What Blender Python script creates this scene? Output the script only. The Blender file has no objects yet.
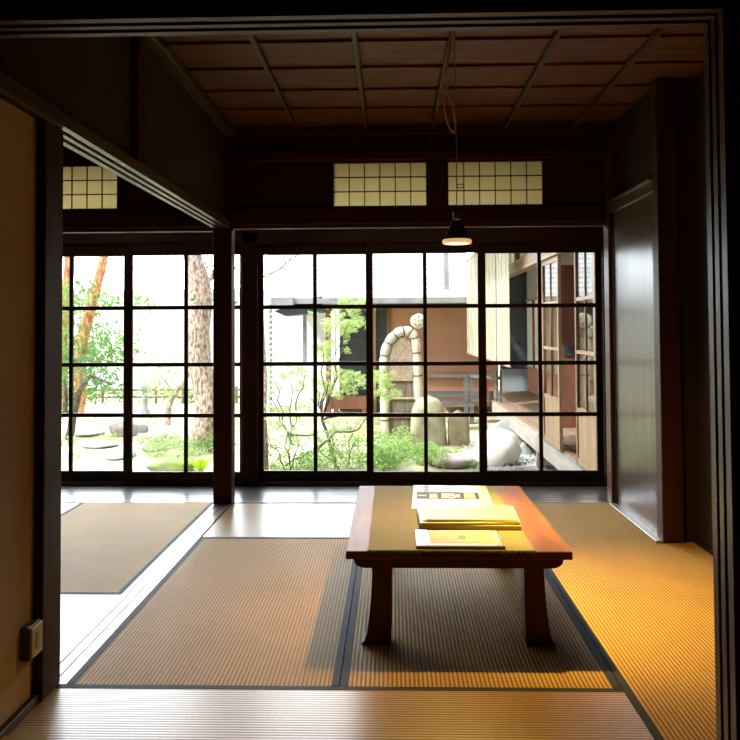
import bpy, bmesh, math, random
from mathutils import Vector, Matrix, Euler
R = math.radians
SC = bpy.context.scene
COL = SC.collection
random.seed(7)

# ------------------------------------------------------------------ camera
F, CX, CY, PITCH, YAW, ROLL, CAMH = 787.96, 369.11, 303.86, .0298, .0287, -.0055, 1.2434
ROT = Matrix.Rotation(YAW, 3, 'Z') @ Matrix.Rotation(math.pi/2 + PITCH, 3, 'X') @ Matrix.Rotation(ROLL, 3, 'Z')
cd = bpy.data.cameras.new('camera'); cam = bpy.data.objects.new('camera', cd); COL.objects.link(cam)
cam.matrix_world = Matrix.Translation((0, 0, CAMH)) @ ROT.to_4x4()
cd.sensor_width = 36; cd.lens = 36*F/740
cd.shift_x = (370-CX)/740; cd.shift_y = -(370-CY)/740
cd.clip_start = .05; cd.clip_end = 300
SC.camera = cam

# ------------------------------------------------------------------ world, sun, exposure
wd = bpy.data.worlds.new('sky'); SC.world = wd; wd.use_nodes = True
wn = wd.node_tree.nodes; bg = wn['Background']
bg.inputs[0].default_value = (.90, .95, 1.0, 1)
# white summer haze, with a glow added beyond the garden to brighten the floor
SKY_BASE, SKY_GLOW, SKY_POW = 1.7, 11.0, 3.0
wl = wd.node_tree.links; wc = wn.new('ShaderNodeTexCoord'); wv = wn.new('ShaderNodeVectorMath'); wv.operation = 'DOT_PRODUCT'
wv.inputs[1].default_value = Vector((-.25, .93, .24)).normalized(); wl.new(wc.outputs['Generated'], wv.inputs[0])
w1 = wn.new('ShaderNodeMath'); w1.operation = 'MAXIMUM'; w1.inputs[1].default_value = 0; wl.new(wv.outputs['Value'], w1.inputs[0])
w2 = wn.new('ShaderNodeMath'); w2.operation = 'POWER'; w2.inputs[1].default_value = SKY_POW; wl.new(w1.outputs[0], w2.inputs[0])
w3 = wn.new('ShaderNodeMath'); w3.operation = 'MULTIPLY_ADD'; w3.inputs[1].default_value = SKY_GLOW; w3.inputs[2].default_value = SKY_BASE
wl.new(w2.outputs[0], w3.inputs[0]); wl.new(w3.outputs[0], bg.inputs[1])
sd = bpy.data.lights.new('sun', 'SUN'); sun = bpy.data.objects.new('sun', sd); COL.objects.link(sun)
sd.energy = 4.2; sd.angle = R(3); sd.color = (1, .96, .88)
sun.rotation_euler = (R(28), R(-38), 0)          # high, from the left and a little from behind the house
SC.view_settings.view_transform = 'Standard'; SC.view_settings.look = 'None'
SC.view_settings.exposure = .45; SC.view_settings.gamma = 1; SC.view_settings.use_curve_mapping = False
SC.cycles.max_bounces = 10; SC.cycles.diffuse_bounces = 8; SC.cycles.glossy_bounces = 4
SC.cycles.transparent_max_bounces = 24; SC.cycles.transmission_bounces = 6
SC.cycles.use_denoising = True; SC.cycles.denoising_prefilter = 'ACCURATE'; SC.cycles.sample_clamp_indirect = 8
SC.cycles.caustics_reflective = False; SC.cycles.caustics_refractive = False

# ------------------------------------------------------------------ placing helpers
def ray(px, py): return ROT @ Vector(((px-CX)/F, -(py-CY)/F, -1))
def at(px, py, Y):
    d = ray(px, py); return Vector((0, 0, CAMH)) + d*(Y/d.y)
GZ = -.42
def on_ground(px, py, z=GZ):
    d = ray(px, py); return Vector((0, 0, CAMH)) + d*((z-CAMH)/d.z)

# ------------------------------------------------------------------ materials
def mat(name):
    m = bpy.data.materials.new(name); m.use_nodes = True
    return m, m.node_tree.nodes, m.node_tree.links, m.node_tree.nodes['Principled BSDF']
def ramp(n, stops):
    r = n.new('ShaderNodeValToRGB'); e = r.color_ramp.elements
    e[0].position, e[0].color = stops[0][0], (*stops[0][1], 1)
    e[1].position, e[1].color = stops[-1][0], (*stops[-1][1], 1)
    for p, c in stops[1:-1]:
        x = e.new(p); x.color = (*c, 1)
    return r
def noisy(name, c1, c2, rough=.7, scale=(5, 5, 5), bump=.1, dist=.004, detail=5, spec=.5, lo=.35, hi=.65, coat=0, metal=0):
    m, n, l, b = mat(name)
    tc = n.new('ShaderNodeTexCoord'); mp = n.new('ShaderNodeMapping'); mp.inputs['Scale'].default_value = scale
    l.new(tc.outputs['Object'], mp.inputs[0])
    t = n.new('ShaderNodeTexNoise'); t.inputs['Scale'].default_value = 1; t.inputs['Detail'].default_value = detail
    l.new(mp.outputs[0], t.inputs[0])
    r = ramp(n, [(lo, c1), (hi, c2)]); l.new(t.outputs[0], r.inputs[0]); l.new(r.outputs[0], b.inputs['Base Color'])
    b.inputs['Roughness'].default_value = rough; b.inputs['Specular IOR Level'].default_value = spec
    b.inputs['Coat Weight'].default_value = coat; b.inputs['Coat Roughness'].default_value = .24; b.inputs['Metallic'].default_value = metal
    if bump:
        bp = n.new('ShaderNodeBump'); bp.inputs['Strength'].default_value = bump; bp.inputs['Distance'].default_value = dist
        l.new(t.outputs[0], bp.inputs['Height']); l.new(bp.outputs[0], b.inputs['Normal'])
    return m
def wood(name, c1, c2, axis='Z', rough=.4, fine=60, coat=0, bump=.15, spec=.5):
    s = {'X': (2.2, fine, fine), 'Y': (fine, 2.2, fine), 'Z': (fine, fine, 2.2)}[axis]
    return noisy(name, c1, c2, rough, s, bump, .002, 4, spec*.6, .3, .7, coat)
def plain(name, c, rough=.6, metal=0, spec=.5, trans=0):
    m, n, l, b = mat(name)
    b.inputs['Base Color'].default_value = (*c, 1); b.inputs['Roughness'].default_value = rough
    b.inputs['Metallic'].default_value = metal; b.inputs['Specular IOR Level'].default_value = spec
    return m
def thin(name, c1, c2, tr=.45, scale=3, rough=.6):        # leaves, paper, reed: lets light through
    m, n, l, b = mat(name)
    tc = n.new('ShaderNodeTexCoord'); t = n.new('ShaderNodeTexNoise'); t.inputs['Scale'].default_value = scale
    l.new(tc.outputs['Object'], t.inputs[0])
    r = ramp(n, [(.35, c1), (.65, c2)]); l.new(t.outputs[0], r.inputs[0])
    l.new(r.outputs[0], b.inputs['Base Color']); b.inputs['Roughness'].default_value = rough; b.inputs['Specular IOR Level'].default_value = .3
    tl = n.new('ShaderNodeBsdfTranslucent'); l.new(r.outputs[0], tl.inputs[0])
    mx = n.new('ShaderNodeMixShader'); mx.inputs[0].default_value = tr
    l.new(b.outputs[0], mx.inputs[1]); l.new(tl.outputs[0], mx.inputs[2])
    l.new(mx.outputs[0], n['Material Output'].inputs[0])
    return m
def glass(name, tint=(.97, .99, 1), rough=.02, ior=1.35):
    m, n, l, b = mat(name); n.remove(b)
    t = n.new('ShaderNodeBsdfTransparent'); t.inputs[0].default_value = (*tint, 1)
    g = n.new('ShaderNodeBsdfGlossy'); g.inputs['Roughness'].default_value = rough
    ge = n.new('ShaderNodeNewGeometry'); dt = n.new('ShaderNodeVectorMath'); dt.operation = 'DOT_PRODUCT'      # thin pane: same reflection from both faces
    l.new(ge.outputs['Normal'], dt.inputs[0]); l.new(ge.outputs['Incoming'], dt.inputs[1])
    def ma(op, a, c=None, c3=None):
        q = n.new('ShaderNodeMath'); q.operation = op; l.new(a, q.inputs[0])
        if c is not None: q.inputs[1].default_value = c
        if c3 is not None: q.inputs[2].default_value = c3
        return q.outputs[0]
    k = ma('ABSOLUTE', dt.outputs['Value']); k = ma('MULTIPLY_ADD', k, -1, 1); k = ma('POWER', k, 5); f0 = ((ior-1)/(ior+1))**2; k = ma('MULTIPLY_ADD', k, 1-f0, f0)
    mx = n.new('ShaderNodeMixShader'); l.new(k, mx.inputs[0])
    l.new(t.outputs[0], mx.inputs[1]); l.new(g.outputs[0], mx.inputs[2]); l.new(mx.outputs[0], n['Material Output'].inputs[0])
    return m
def tatami_mat_material(name, axis):
    # axis: direction of the ridges; dark binding threads sit in the valleys, rush blades run across
    m, n, l, b = mat(name)
    tc = n.new('ShaderNodeTexCoord'); sp = n.new('ShaderNodeSeparateXYZ'); l.new(tc.outputs['Object'], sp.inputs[0])
    ac = 'X' if axis == 'Y' else 'Y'
    mu = n.new('ShaderNodeMath'); mu.operation = 'MULTIPLY'; mu.inputs[1].default_value = 2*math.pi/RIDGE; l.new(sp.outputs[ac], mu.inputs[0])
    co = n.new('ShaderNodeMath'); co.operation = 'COSINE'; l.new(mu.outputs[0], co.inputs[0])
    r = ramp(n, [(.0, (.19, .095, .021)), (.5, (.52, .29, .070)), (1, (.64, .375, .10))])
    ad = n.new('ShaderNodeMath'); ad.operation = 'MULTIPLY_ADD'; ad.inputs[1].default_value = .5; ad.inputs[2].default_value = .5
    l.new(co.outputs[0], ad.inputs[0]); l.new(ad.outputs[0], r.inputs[0])
    mp = n.new('ShaderNodeMapping'); mp.inputs['Scale'].default_value = (30, 420, 1) if axis == 'Y' else (420, 30, 1); l.new(tc.outputs['Object'], mp.inputs[0])
    t = n.new('ShaderNodeTexNoise'); t.inputs['Scale'].default_value = 1; t.inputs['Detail'].default_value = 2; l.new(mp.outputs[0], t.inputs[0])
    r2 = ramp(n, [(.3, (.72, .68, .62)), (.7, (1, 1, 1))]); l.new(t.outputs[0], r2.inputs[0])
    t3 = n.new('ShaderNodeTexNoise'); t3.inputs['Scale'].default_value = 2.3; l.new(tc.outputs['Object'], t3.inputs[0])
    r3 = ramp(n, [(.3, (.85, .85, .85)), (.7, (1, 1, 1))]); l.new(t3.outputs[0], r3.inputs[0])
    mm = n.new('ShaderNodeMixRGB'); mm.blend_type = 'MULTIPLY'; mm.inputs[0].default_value = 1
    l.new(r.outputs[0], mm.inputs[1]); l.new(r2.outputs[0], mm.inputs[2])
    m2 = n.new('ShaderNodeMixRGB'); m2.blend_type = 'MULTIPLY'; m2.inputs[0].default_value = 1
    l.new(mm.outputs[0], m2.inputs[1]); l.new(r3.outputs[0], m2.inputs[2])
    l.new(m2.outputs[0], b.inputs['Base Color'])
    # the rush blades run across the ridges, so they shine along their own length
    b.inputs['Roughness'].default_value = .6 if axis == 'Y' else .33; b.inputs['Specular IOR Level'].default_value = .15 if axis == 'Y' else .5
    if axis == 'X':
        b.inputs['Coat Roughness'].default_value = .32; b.inputs['Coat IOR'].default_value = 1.55
        cw = n.new('ShaderNodeMapRange'); cw.inputs[1].default_value = .05; cw.inputs[2].default_value = .55; cw.inputs[3].default_value = .0; cw.inputs[4].default_value = .9
        l.new(ad.outputs[0], cw.inputs[0]); l.new(cw.outputs[0], b.inputs['Coat Weight'])
    return m
RIDGE = .0155

M = {}
D1, D2 = (.022, .006, .003), (.058, .016, .007)
M['dark_x'] = wood('dark_wood_x', D1, D2, 'X', .38); M['dark_y'] = wood('dark_wood_y', D1, D2, 'Y', .38); M['dark_z'] = wood('dark_wood_z', D1, D2, 'Z', .5, spec=.35)
M['sash'] = wood('sash_wood', (.022, .009, .006), (.045, .018, .011), 'Z', .45)
M['groove_y'] = wood('track_wood', (.20, .16, .13), (.30, .25, .20), 'Y', .3, coat=1, bump=0)
M['jamb'] = wood('jamb_wood', (.05, .02, .01), (.12, .05, .025), 'Z', .42, coat=.08)
M['kamoi_y'] = wood('kamoi_wood', (.045, .032, .022), (.10, .075, .055), 'Y', .35)
M['kamoi_x'] = wood('kamoi_wood_x', (.045, .014, .007), (.09, .03, .015), 'X', .5)
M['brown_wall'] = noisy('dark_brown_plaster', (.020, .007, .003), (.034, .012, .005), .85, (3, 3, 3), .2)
M['cream'] = noisy('cream_plaster', (.50, .365, .25), (.55, .41, .29), .85, (6, 6, 6), .15, .002)
M['whitewall'] = noisy('white_plaster', (.60, .59, .57), (.68, .67, .65), .85, (4, 4, 4), .1)
M['ceil'] = wood('ceiling_board', (.075, .026, .011), (.18, .068, .030), 'X', .55, 16)
M['batten'] = wood('batten_wood', (.05, .027, .015), (.10, .058, .034), 'Y', .5)
M['engawa'] = wood('engawa_board', (.05, .045, .042), (.11, .095, .085), 'X', .32, 40, coat=.9, bump=0)
M['doorwood'] = wood('panel_wood', (.05, .030, .020), (.11, .066, .045), 'Z', .3, 25, coat=.6, bump=.05)
M['tat_x'] = tatami_mat_material('tatami_x', 'X'); M['tat_y'] = tatami_mat_material('tatami_y', 'Y')
M['heri'] = noisy('tatami_border', (.020, .023, .028), (.036, .040, .048), .7, (300, 300, 300), .2, .001, 5, .2)
M['table'] = wood('table_lacquer', (.125, .042, .012), (.20, .078, .025), 'Y', .42, 18, coat=0, bump=0, spec=.25)
M['tableleg'] = wood('table_leg_wood', (.06, .012, .006), (.11, .024, .010), 'Z', .4, 18)
M['runner'] = noisy('woven_runner', (.15, .122, .055), (.25, .21, .105), .9, (700, 90, 90), .6, .002)
M['fringe'] = noisy('runner_fringe', (.07, .06, .02), (.14, .12, .05), .95, (200, 200, 200), .4)
M['glass'] = glass('window_glass'); M['glass2'] = glass('door_glass', (.9, .93, .93), .04, 1.9)
M['paper'] = thin('shoji_paper', (.72, .64, .40), (.78, .70, .46), .6, 2)
M['cord'] = plain('cord', (.30, .20, .09), .6); M['cordlight'] = plain('cord_light', (.80, .58, .28), .5)
M['lampmetal'] = plain('lamp_metal', (.035, .03, .025), .35, .6); M['socket'] = plain('socket_black', (.01, .01, .01), .4)
M['switch'] = plain('switch_plastic', (.55, .48, .34), .45); M['switchd'] = plain('switch_dark', (.06, .05, .04), .5)
def emit(name, c, s):
    m, n, l, b = mat(name); b.inputs['Base Color'].default_value = (*c, 1)
    b.inputs['Emission Color'].default_value = (*c, 1); b.inputs['Emission Strength'].default_value = s; return m
M['bulb'] = emit('bulb_face', (1, .78, .45), 4.0)

# ------------------------------------------------------------------ mesh builder
class MB:
    def __init__(s): s.v = []; s.f = []; s.mi = []; s.sm = []
    def add(s, vs, fs, mi=0, sm=False):
        o = len(s.v); s.v += [tuple(v) for v in vs]
        for f in fs: s.f.append(tuple(i+o for i in f)); s.mi.append(mi); s.sm.append(sm)
    def box(s, x0, x1, y0, y1, z0, z1, mi=0, c=0.0):
        if x1 < x0: x0, x1 = x1, x0
        if y1 < y0: y0, y1 = y1, y0
        if z1 < z0: z0, z1 = z1, z0
        c = min(c, (x1-x0)*.45, (y1-y0)*.45, (z1-z0)*.45)
        if c <= 0:
            vs = [(x, y, z) for z in (z0, z1) for y in (y0, y1) for x in (x0, x1)]
            s.add(vs, [(0, 2, 3, 1), (4, 5, 7, 6), (0, 1, 5, 4), (2, 6, 7, 3), (0, 4, 6, 2), (1, 3, 7, 5)], mi); return
        bm = bmesh.new(); bmesh.ops.create_cube(bm, size=1)
        for v in bm.verts: v.co = Vector(((x0+x1)/2+v.co.x*(x1-x0), (y0+y1)/2+v.co.y*(y1-y0), (z0+z1)/2+v.co.z*(z1-z0)))
        bmesh.ops.bevel(bm, geom=list(bm.edges), offset=c, segments=1, affect='EDGES')
        bm.verts.index_update(); s.add([v.co[:] for v in bm.verts], [[v.index for v in f.verts] for f in bm.faces], mi); bm.free()
    def obox(s, p, q, w, h, mi=0):       # bar from p to q, width w (sideways) height h
        p, q = Vector(p), Vector(q); d = (q-p).normalized()
        up = Vector((0, 0, 1)) if abs(d.z) < .9 else Vector((0, 1, 0))
        a = d.cross(up).normalized()*w/2; b = d.cross(a).normalized()*h/2
        vs = [e+i*a+j*b for e in (p, q) for i, j in ((-1, -1), (1, -1), (1, 1), (-1, 1))]
        s.add(vs, [(3, 2, 1, 0), (4, 5, 6, 7), (0, 1, 5, 4), (1, 2, 6, 5), (2, 3, 7, 6), (3, 0, 4, 7)], mi)
    def tube(s, pts, rad, seg=8, mi=0, jit=0, caps=True):
        pts = [Vector(p) for p in pts]; n = len(pts)
        if not isinstance(rad, (list, tuple)): rad = [rad]*n
        vs = []; a = None
        for i, p in enumerate(pts):
            d = (pts[min(i+1, n-1)]-pts[max(i-1, 0)]).normalized()
            if a is None: a = d.cross(Vector((0, 0, 1)) if abs(d.z) < .9 else Vector((0, 1, 0))).normalized()
            a = (a-d*a.dot(d)).normalized(); b = d.cross(a)
            for k in range(seg):
                t = 2*math.pi*k/seg; r = rad[i]*(1+random.uniform(-jit, jit)); vs.append(p+(a*math.cos(t)+b*math.sin(t))*r)
        fs = [(i*seg+k, i*seg+(k+1) % seg, (i+1)*seg+(k+1) % seg, (i+1)*seg+k) for i in range(n-1) for k in range(seg)]
        s.add(vs, fs, mi, True)
        if caps: s.add(vs[:seg], [tuple(range(seg))[::-1]], mi); s.add(vs[-seg:], [tuple(range(seg))], mi)
    def lathe(s, prof, c=(0, 0, 0), seg=32, mi=0):
        vs = [(c[0]+r*math.cos(2*math.pi*k/seg), c[1]+r*math.sin(2*math.pi*k/seg), c[2]+z) for r, z in prof for k in range(seg)]
        s.add(vs, [(i*seg+k, i*seg+(k+1) % seg, (i+1)*seg+(k+1) % seg, (i+1)*seg+k) for i in range(len(prof)-1) for k in range(seg)], mi, True)
    def prism(s, prof, t, axis='Y', y0=0, mi=0):   # closed outline (a,b) pushed along axis from y0 to y0+t
        n = len(prof)
        mk = {'Y': lambda a, b, y: (a, y, b), 'X': lambda a, b, y: (y, a, b), 'Z': lambda a, b, y: (a, b, y)}[axis]
        vs = [mk(a, b, y0) for a, b in prof]+[mk(a, b, y0+t) for a, b in prof]
        s.add(vs, [tuple(range(n)), tuple(range(2*n-1, n-1, -1))]+[(i, i+n, (i+1) % n+n, (i+1) % n) for i in range(n)], mi)
    def rock(s, c, r, seed=0, sub=3, rough=.14, mi=0, squash=None):
        bm = bmesh.new(); bmesh.ops.create_icosphere(bm, subdivisions=sub, radius=1)
        from mathutils import noise
        for v in bm.verts:
            p = v.co.copy(); k = 1+rough*2*noise.noise(p*1.1+Vector((seed*7.3, 0, 0)))+rough*.7*noise.noise(p*3+Vector((0, seed*3.1, 0)))
            v.co = Vector((c[0]+p.x*r[0]*k, c[1]+p.y*r[1]*k, c[2]+p.z*r[2]*k))
        bm.verts.index_update(); s.add([v.co[:] for v in bm.verts], [[v.index for v in f.verts] for f in bm.faces], mi, True); bm.free()
    def build(s, name, mats, parent=None, flip=True):
        me = bpy.data.meshes.new(name); 
        org = parent.matrix_world.translation.copy() if False else Vector((0, 0, 0))
        me.from_pydata(s.v, [], s.f)
        if not isinstance(mats, (list, tuple)): mats = [mats]
        for m_ in mats: me.materials.append(m_)
        me.polygons.foreach_set('material_index', s.mi); me.polygons.foreach_set('use_smooth', s.sm)
        if flip:
            bm = bmesh.new(); bm.from_mesh(me); bmesh.ops.recalc_face_normals(bm, faces=bm.faces); bm.to_mesh(me); bm.free()
        me.update(); o = bpy.data.objects.new(name, me); COL.objects.link(o)
        if parent: o.parent = parent
        return o
def tag(o, label, cat, group=None, kind=None):
    o['label'] = label; o['category'] = cat
    if group: o['group'] = group
    if kind: o['kind'] = kind
    return o
def st(o, label=None):
    o['kind'] = 'structure'
    if label: o['label'] = label
    return o
def thing(name, loc, label, cat, group=None, rz=0):
    o = bpy.data.objects.new(name, None); COL.objects.link(o); o.location = loc; o.rotation_euler = (0, 0, rz); o.empty_display_size = .1
    return tag(o, label, cat, group)
def copy_tree(o, parent=None):
    c = o.copy(); COL.objects.link(c); c.parent = parent
    for ch in list(o.children): copy_tree(ch, c)
    return c

# ================================================================== room grid
Y0, YM, YE = 2.769, 4.679, 5.634          # mat seam, mat seam, end of the mats
YH = 3.724
X0, XS, XR = -1.150, -.190, .783
XL = -1.273                                # far side of the threshold
WALLR = 1.545
ZC = 2.68
YW = 6.27
ZK = 1.957
trim_n = [0]
def trim(mb, m, label=None):
    trim_n[0] += 1; return st(mb.build('trim_%d' % trim_n[0], m), label)

# ---- floor slab under the mats
b = MB(); b.box(-4.6, 3.2, -3.6, YE, -.16, -.055); st(b.build('floor', M['dark_x']))
# engawa boards, one floor of long boards running across
b = MB(); y = YE+.062
while y < YW-.07:
    b.box(-4.6, 1.78, y, y+.098, -.04, 0, 0, .002); y += .1
st(b.build('floor_veranda', M['engawa']), 'glossy dark veranda floorboards in front of the windows')

# ---- walls
b = MB()
b.box(-1.262, -1.205, -3.6, 2.64, 0, ZK)           # cream panel left
st(b.build('wall_left', M['cream']), 'cream plaster wall at the left edge')
b = MB(); b.box(-1.205, -1.182, -3.6, 2.63, 0.0, .03, 0, .002); st(b.build('baseboard_left', M['dark_y']))
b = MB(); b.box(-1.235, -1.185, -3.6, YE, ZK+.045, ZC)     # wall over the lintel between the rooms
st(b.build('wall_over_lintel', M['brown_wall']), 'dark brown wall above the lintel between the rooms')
b = MB(); b.box(-1.262, -1.172, 2.63, 2.775, 0, ZK, 0, .004); trim(b, M['dark_z'], 'dark post at the end of the cream wall')
b = MB(); b.box(-1.185, -1.150, 3.53, 3.64, ZK+.045, ZC, 0, .003); trim(b, M['dark_z'])
b = MB(); b.box(XL, X0+.01, YE-.055, YE+.065, 0, ZC, 0, .004); trim(b, M['dark_z'], 'dark square post standing between the two rooms')
b = MB(); b.box(-1.185, -1.12, 1.9, YE-.055, ZC-.06, ZC-.005, 0, .004); trim(b, M['kamoi_y'])
# lintel between rooms with two grooves underneath
def groove_prof(x0, x1, z0, z1, g=.017, up=False):
    w = x1-x0; gw = w*.19; a = [x0+w*.22, x0+w*.22+gw, x0+w*.59, x0+w*.59+gw]
    if not up: pr = [(x0, z1), (x0, z0), (a[0], z0), (a[0], z0+g), (a[1], z0+g), (a[1], z0), (a[2], z0), (a[2], z0+g), (a[3], z0+g), (a[3], z0), (x1, z0), (x1, z1)]
    else: pr = [(x0, z0), (x0, z1), (a[0], z1), (a[0], z1-g), (a[1], z1-g), (a[1], z1), (a[2], z1), (a[2], z1-g), (a[3], z1-g), (a[3], z1), (x1, z1), (x1, z0)]
    return pr
def grooved(b, x0, x1, z0, z1, y0, y1, up=False, g=.017, axis='Y'):
    # strips so that every face is convex
    w = x1-x0; gw = w*.19; a = [x0, x0+w*.22, x0+w*.22+gw, x0+w*.59, x0+w*.59+gw, x1]
    for i in range(5):
        lo, hi = z0, z1
        if i in (1, 3):
            if up: hi = z1-g
            else: lo = z0+g
        if axis == 'Y': b.box(a[i], a[i+1], y0, y1, lo, hi)
        else: b.box(y0, y1, a[i], a[i+1], lo, hi)
b = MB(); grooved(b, XL, X0, ZK, ZK+.05, 1.9, YE-.055); trim(b, M['kamoi_y'], 'grooved lintel running between the two rooms')
b = MB(); grooved(b, XL, X0, -.055, .0, 2.769, YE-.055, True, .004); trim(b, M['groove_y'], 'polished threshold rail with two grooves between the rooms')

# end wall of the rooms (Y = YE)
b = MB()
b.box(X0, WALLR+.3, YE-.02, YE+.05, ZK+.0, ZK+.028, 0, .003); trim(b, M['kamoi_x'], 'thin pale-edged lintel over the veranda opening')
b = MB(); b.box(-4.6, XL, YE-.02, YE+.05, ZK-.015, ZK+.013, 0, .003); trim(b, M['kamoi_x'], 'thin lintel over the left room opening')
b = MB(); b.box(X0, WALLR+.3, YE-.03, YE+.04, ZK+.03, 2.10, 0, .004); b.box(-4.6, XL, YE-.03, YE+.04, ZK+.015, 2.09, 0, .004); trim(b, M['dark_x'])
RX = (-.411, .252, .41, 1.081); ZR0, ZR1 = 2.115, 2.425
b = MB()
def wallsegs(b, xs, za, zb, y0, y1):
    for x0, x1 in xs: b.box(x0, x1, y0, y1, za, zb)
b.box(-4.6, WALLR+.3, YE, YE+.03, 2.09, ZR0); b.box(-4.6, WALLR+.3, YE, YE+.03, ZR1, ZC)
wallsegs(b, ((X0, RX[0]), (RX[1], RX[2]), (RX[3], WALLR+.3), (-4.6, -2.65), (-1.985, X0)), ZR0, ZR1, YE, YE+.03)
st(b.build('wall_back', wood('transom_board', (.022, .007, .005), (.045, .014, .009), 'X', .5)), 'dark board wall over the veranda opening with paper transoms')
b = MB(); b.box(.262, .40, YE-.03, YE, 2.10, ZC, 0, .003); trim(b, M['dark_z'])
b = MB(); b.box(X0, WALLR+.3, YE-.05, YE, 2.44, 2.50, 0, .003); trim(b, M['dark_x'])
b = MB(); b.box(-1.12, WALLR+.3, YE-.06, YE, ZC-.06, ZC-.002, 0, .003); trim(b, M['dark_x'])
win_n = [0]
def ranma(x0, x1, z0, z1, nx, nz):
    win_n[0] += 1
    w = bpy.data.objects.new('window_%d' % win_n[0], None); COL.objects.link(w); w.location = ((x0+x1)/2, YE, z0); st(w, 'small paper transom window with thin lattice bars')
    f = MB()
    def L(x): return x-(x0+x1)/2
    for a in range(1, nx): X = x0+(x1-x0)*a/nx; f.box(L(X)-.0035, L(X)+.0035, -.004, .004, 0, z1-z0)
    for a in range(1, nz): Z = (z1-z0)*a/nz; f.box(L(x0), L(x1), -.005, .005, Z-.0035, Z+.0035)
    fr = MB(); t = .012
    fr.box(L(x0)-t, L(x1)+t, -.008, .01, -t, 0); fr.box(L(x0)-t, L(x1)+t, -.008, .01, z1-z0, z1-z0+t)
    fr.box(L(x0)-t, L(x0), -.008, .01, 0, z1-z0); fr.box(L(x1), L(x1)+t, -.008, .01, 0, z1-z0)
    p = MB(); p.box(L(x0), L(x1), .012, .0135, 0, z1-z0)
    fr.build('frame', M['dark_x'], w); f.build('lattice', M['sash'], w); p.build('paper', M['paper'], w)
ranma(RX[0], RX[1], ZR0, ZR1, 6, 3); ranma(RX[2], RX[3], ZR0, ZR1, 6, 3); ranma(-2.65, -1.985, ZR0, ZR1, 6, 3)
# thin sill strip at the edge of the mats
b = MB(); b.box(X0+.01, WALLR+.05, YE+.002, YE+.06, -.055, .0, 0, .002); b.box(-4.6, XL, YE+.002, YE+.06, -.055, 0, 0, .002); trim(b, M['groove_y'])

# right side: closet wall with wood sliding door
b = MB(); b.box(WALLR-.02, WALLR+.10, YE-.06, YE+.06, 0, ZC, 0, .004); trim(b, M['jamb'], 'corner post beside the right end of the windows')
b = MB(); b.box(WALLR, WALLR+.12, 4.597, 4.70, 0, ZC, 0, .004); trim(b, wood('reddish_post', (.03, .008, .004), (.06, .016, .008), 'Z', .5))
b = MB(); b.box(WALLR+.04, WALLR+.1, 4.66, YE, 2.11, ZC); b.box(WALLR+.12, 2.2, 4.62, 4.68, 0, ZC); b.box(1.76, 1.82, -3.6, 4.62, 0, ZC)
st(b.build('wall_right', noisy('darkest_board', (.012, .005, .003), (.022, .009, .005), .8, (3, 3, 20), .1)), 'dark brown right wall')
b = MB(); b.box(WALLR-.005, WALLR+.09, 4.66, YE-.06, 2.035, 2.11, 0, .004); b.box(WALLR-.03, WALLR+.06, 4.66, YE-.06, 2.10, 2.125, 0, .003); trim(b, M['kamoi_y'])
b = MB(); b.box(1.505, WALLR+.06, 4.60, YE-.06, .0005, .012, 0, .003); trim(b, wood('pale_sill', (.25, .23, .2), (.38, .35, .31), 'Y', .2, coat=.4), 'pale threshold strip under the wooden door')
dr = bpy.data.objects.new('door_1', None); COL.objects.link(dr); dr.location = (WALLR+.02, (4.70+YE-.06)/2, .012); st(dr, 'tall glossy wooden sliding door at the right')
L = (YE-.06-4.70)/2
b = MB(); b.box(-.008, .02, -L, L, 0, 2.02); b.build('panel', M['doorwood'], dr)
b = MB(); b.box(-.014, .022, L-.035, L, 0, 2.02, 0, .002); b.build('stile', M['dark_z'], dr)
b = MB(); b.box(1.78, 2.2, YE, YE+.7, 0, ZC); st(b.build('wall_veranda_end', M['brown_wall']))

# ceilings: lapped boards and battens
b = MB(); y = 1.9; k = 0
while y < YE:
    y2 = min(y+.405, YE)
    b.add([(-1.18, y, ZC), (1.8, y, ZC), (1.8, y2+.02, ZC+.016), (-1.18, y2+.02, ZC+.016), (-1.18, y, ZC+.012), (1.8, y, ZC+.012), (1.8, y2+.02, ZC+.028), (-1.18, y2+.02, ZC+.028)],
          [(0, 1, 2, 3), (7, 6, 5, 4), (0, 4, 5, 1), (3, 2, 6, 7), (0, 3, 7, 4), (1, 5, 6, 2)]); y = y2
b.box(-4.6, -1.18, 1.9, YE, ZC, ZC+.03)
st(b.build('ceiling', M['ceil']), 'brown board ceiling with battens')
for X in (-.675, -.175, .30, .815, 1.30):
    b = MB(); b.box(X-.013, X+.013, 1.9, YE-.06, ZC-.030, ZC+.002, 0, .002); trim(b, M['batten'])
b = MB(); b.box(-4.6, 2.2, YE+.05, YW+.1, 2.5, 2.53); st(b.build('ceiling_veranda', M['ceil']))
b = MB(); b.box(-4.6, 3.2, -3.6, 1.78, 2.62, 2.65); st(b.build('ceiling_front_room', M['ceil']))
b = MB(); b.box(-4.8, 3.4, -3.8, YW+.75, 2.95, 3.05); st(b.build('roof', M['dark_x']))

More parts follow.
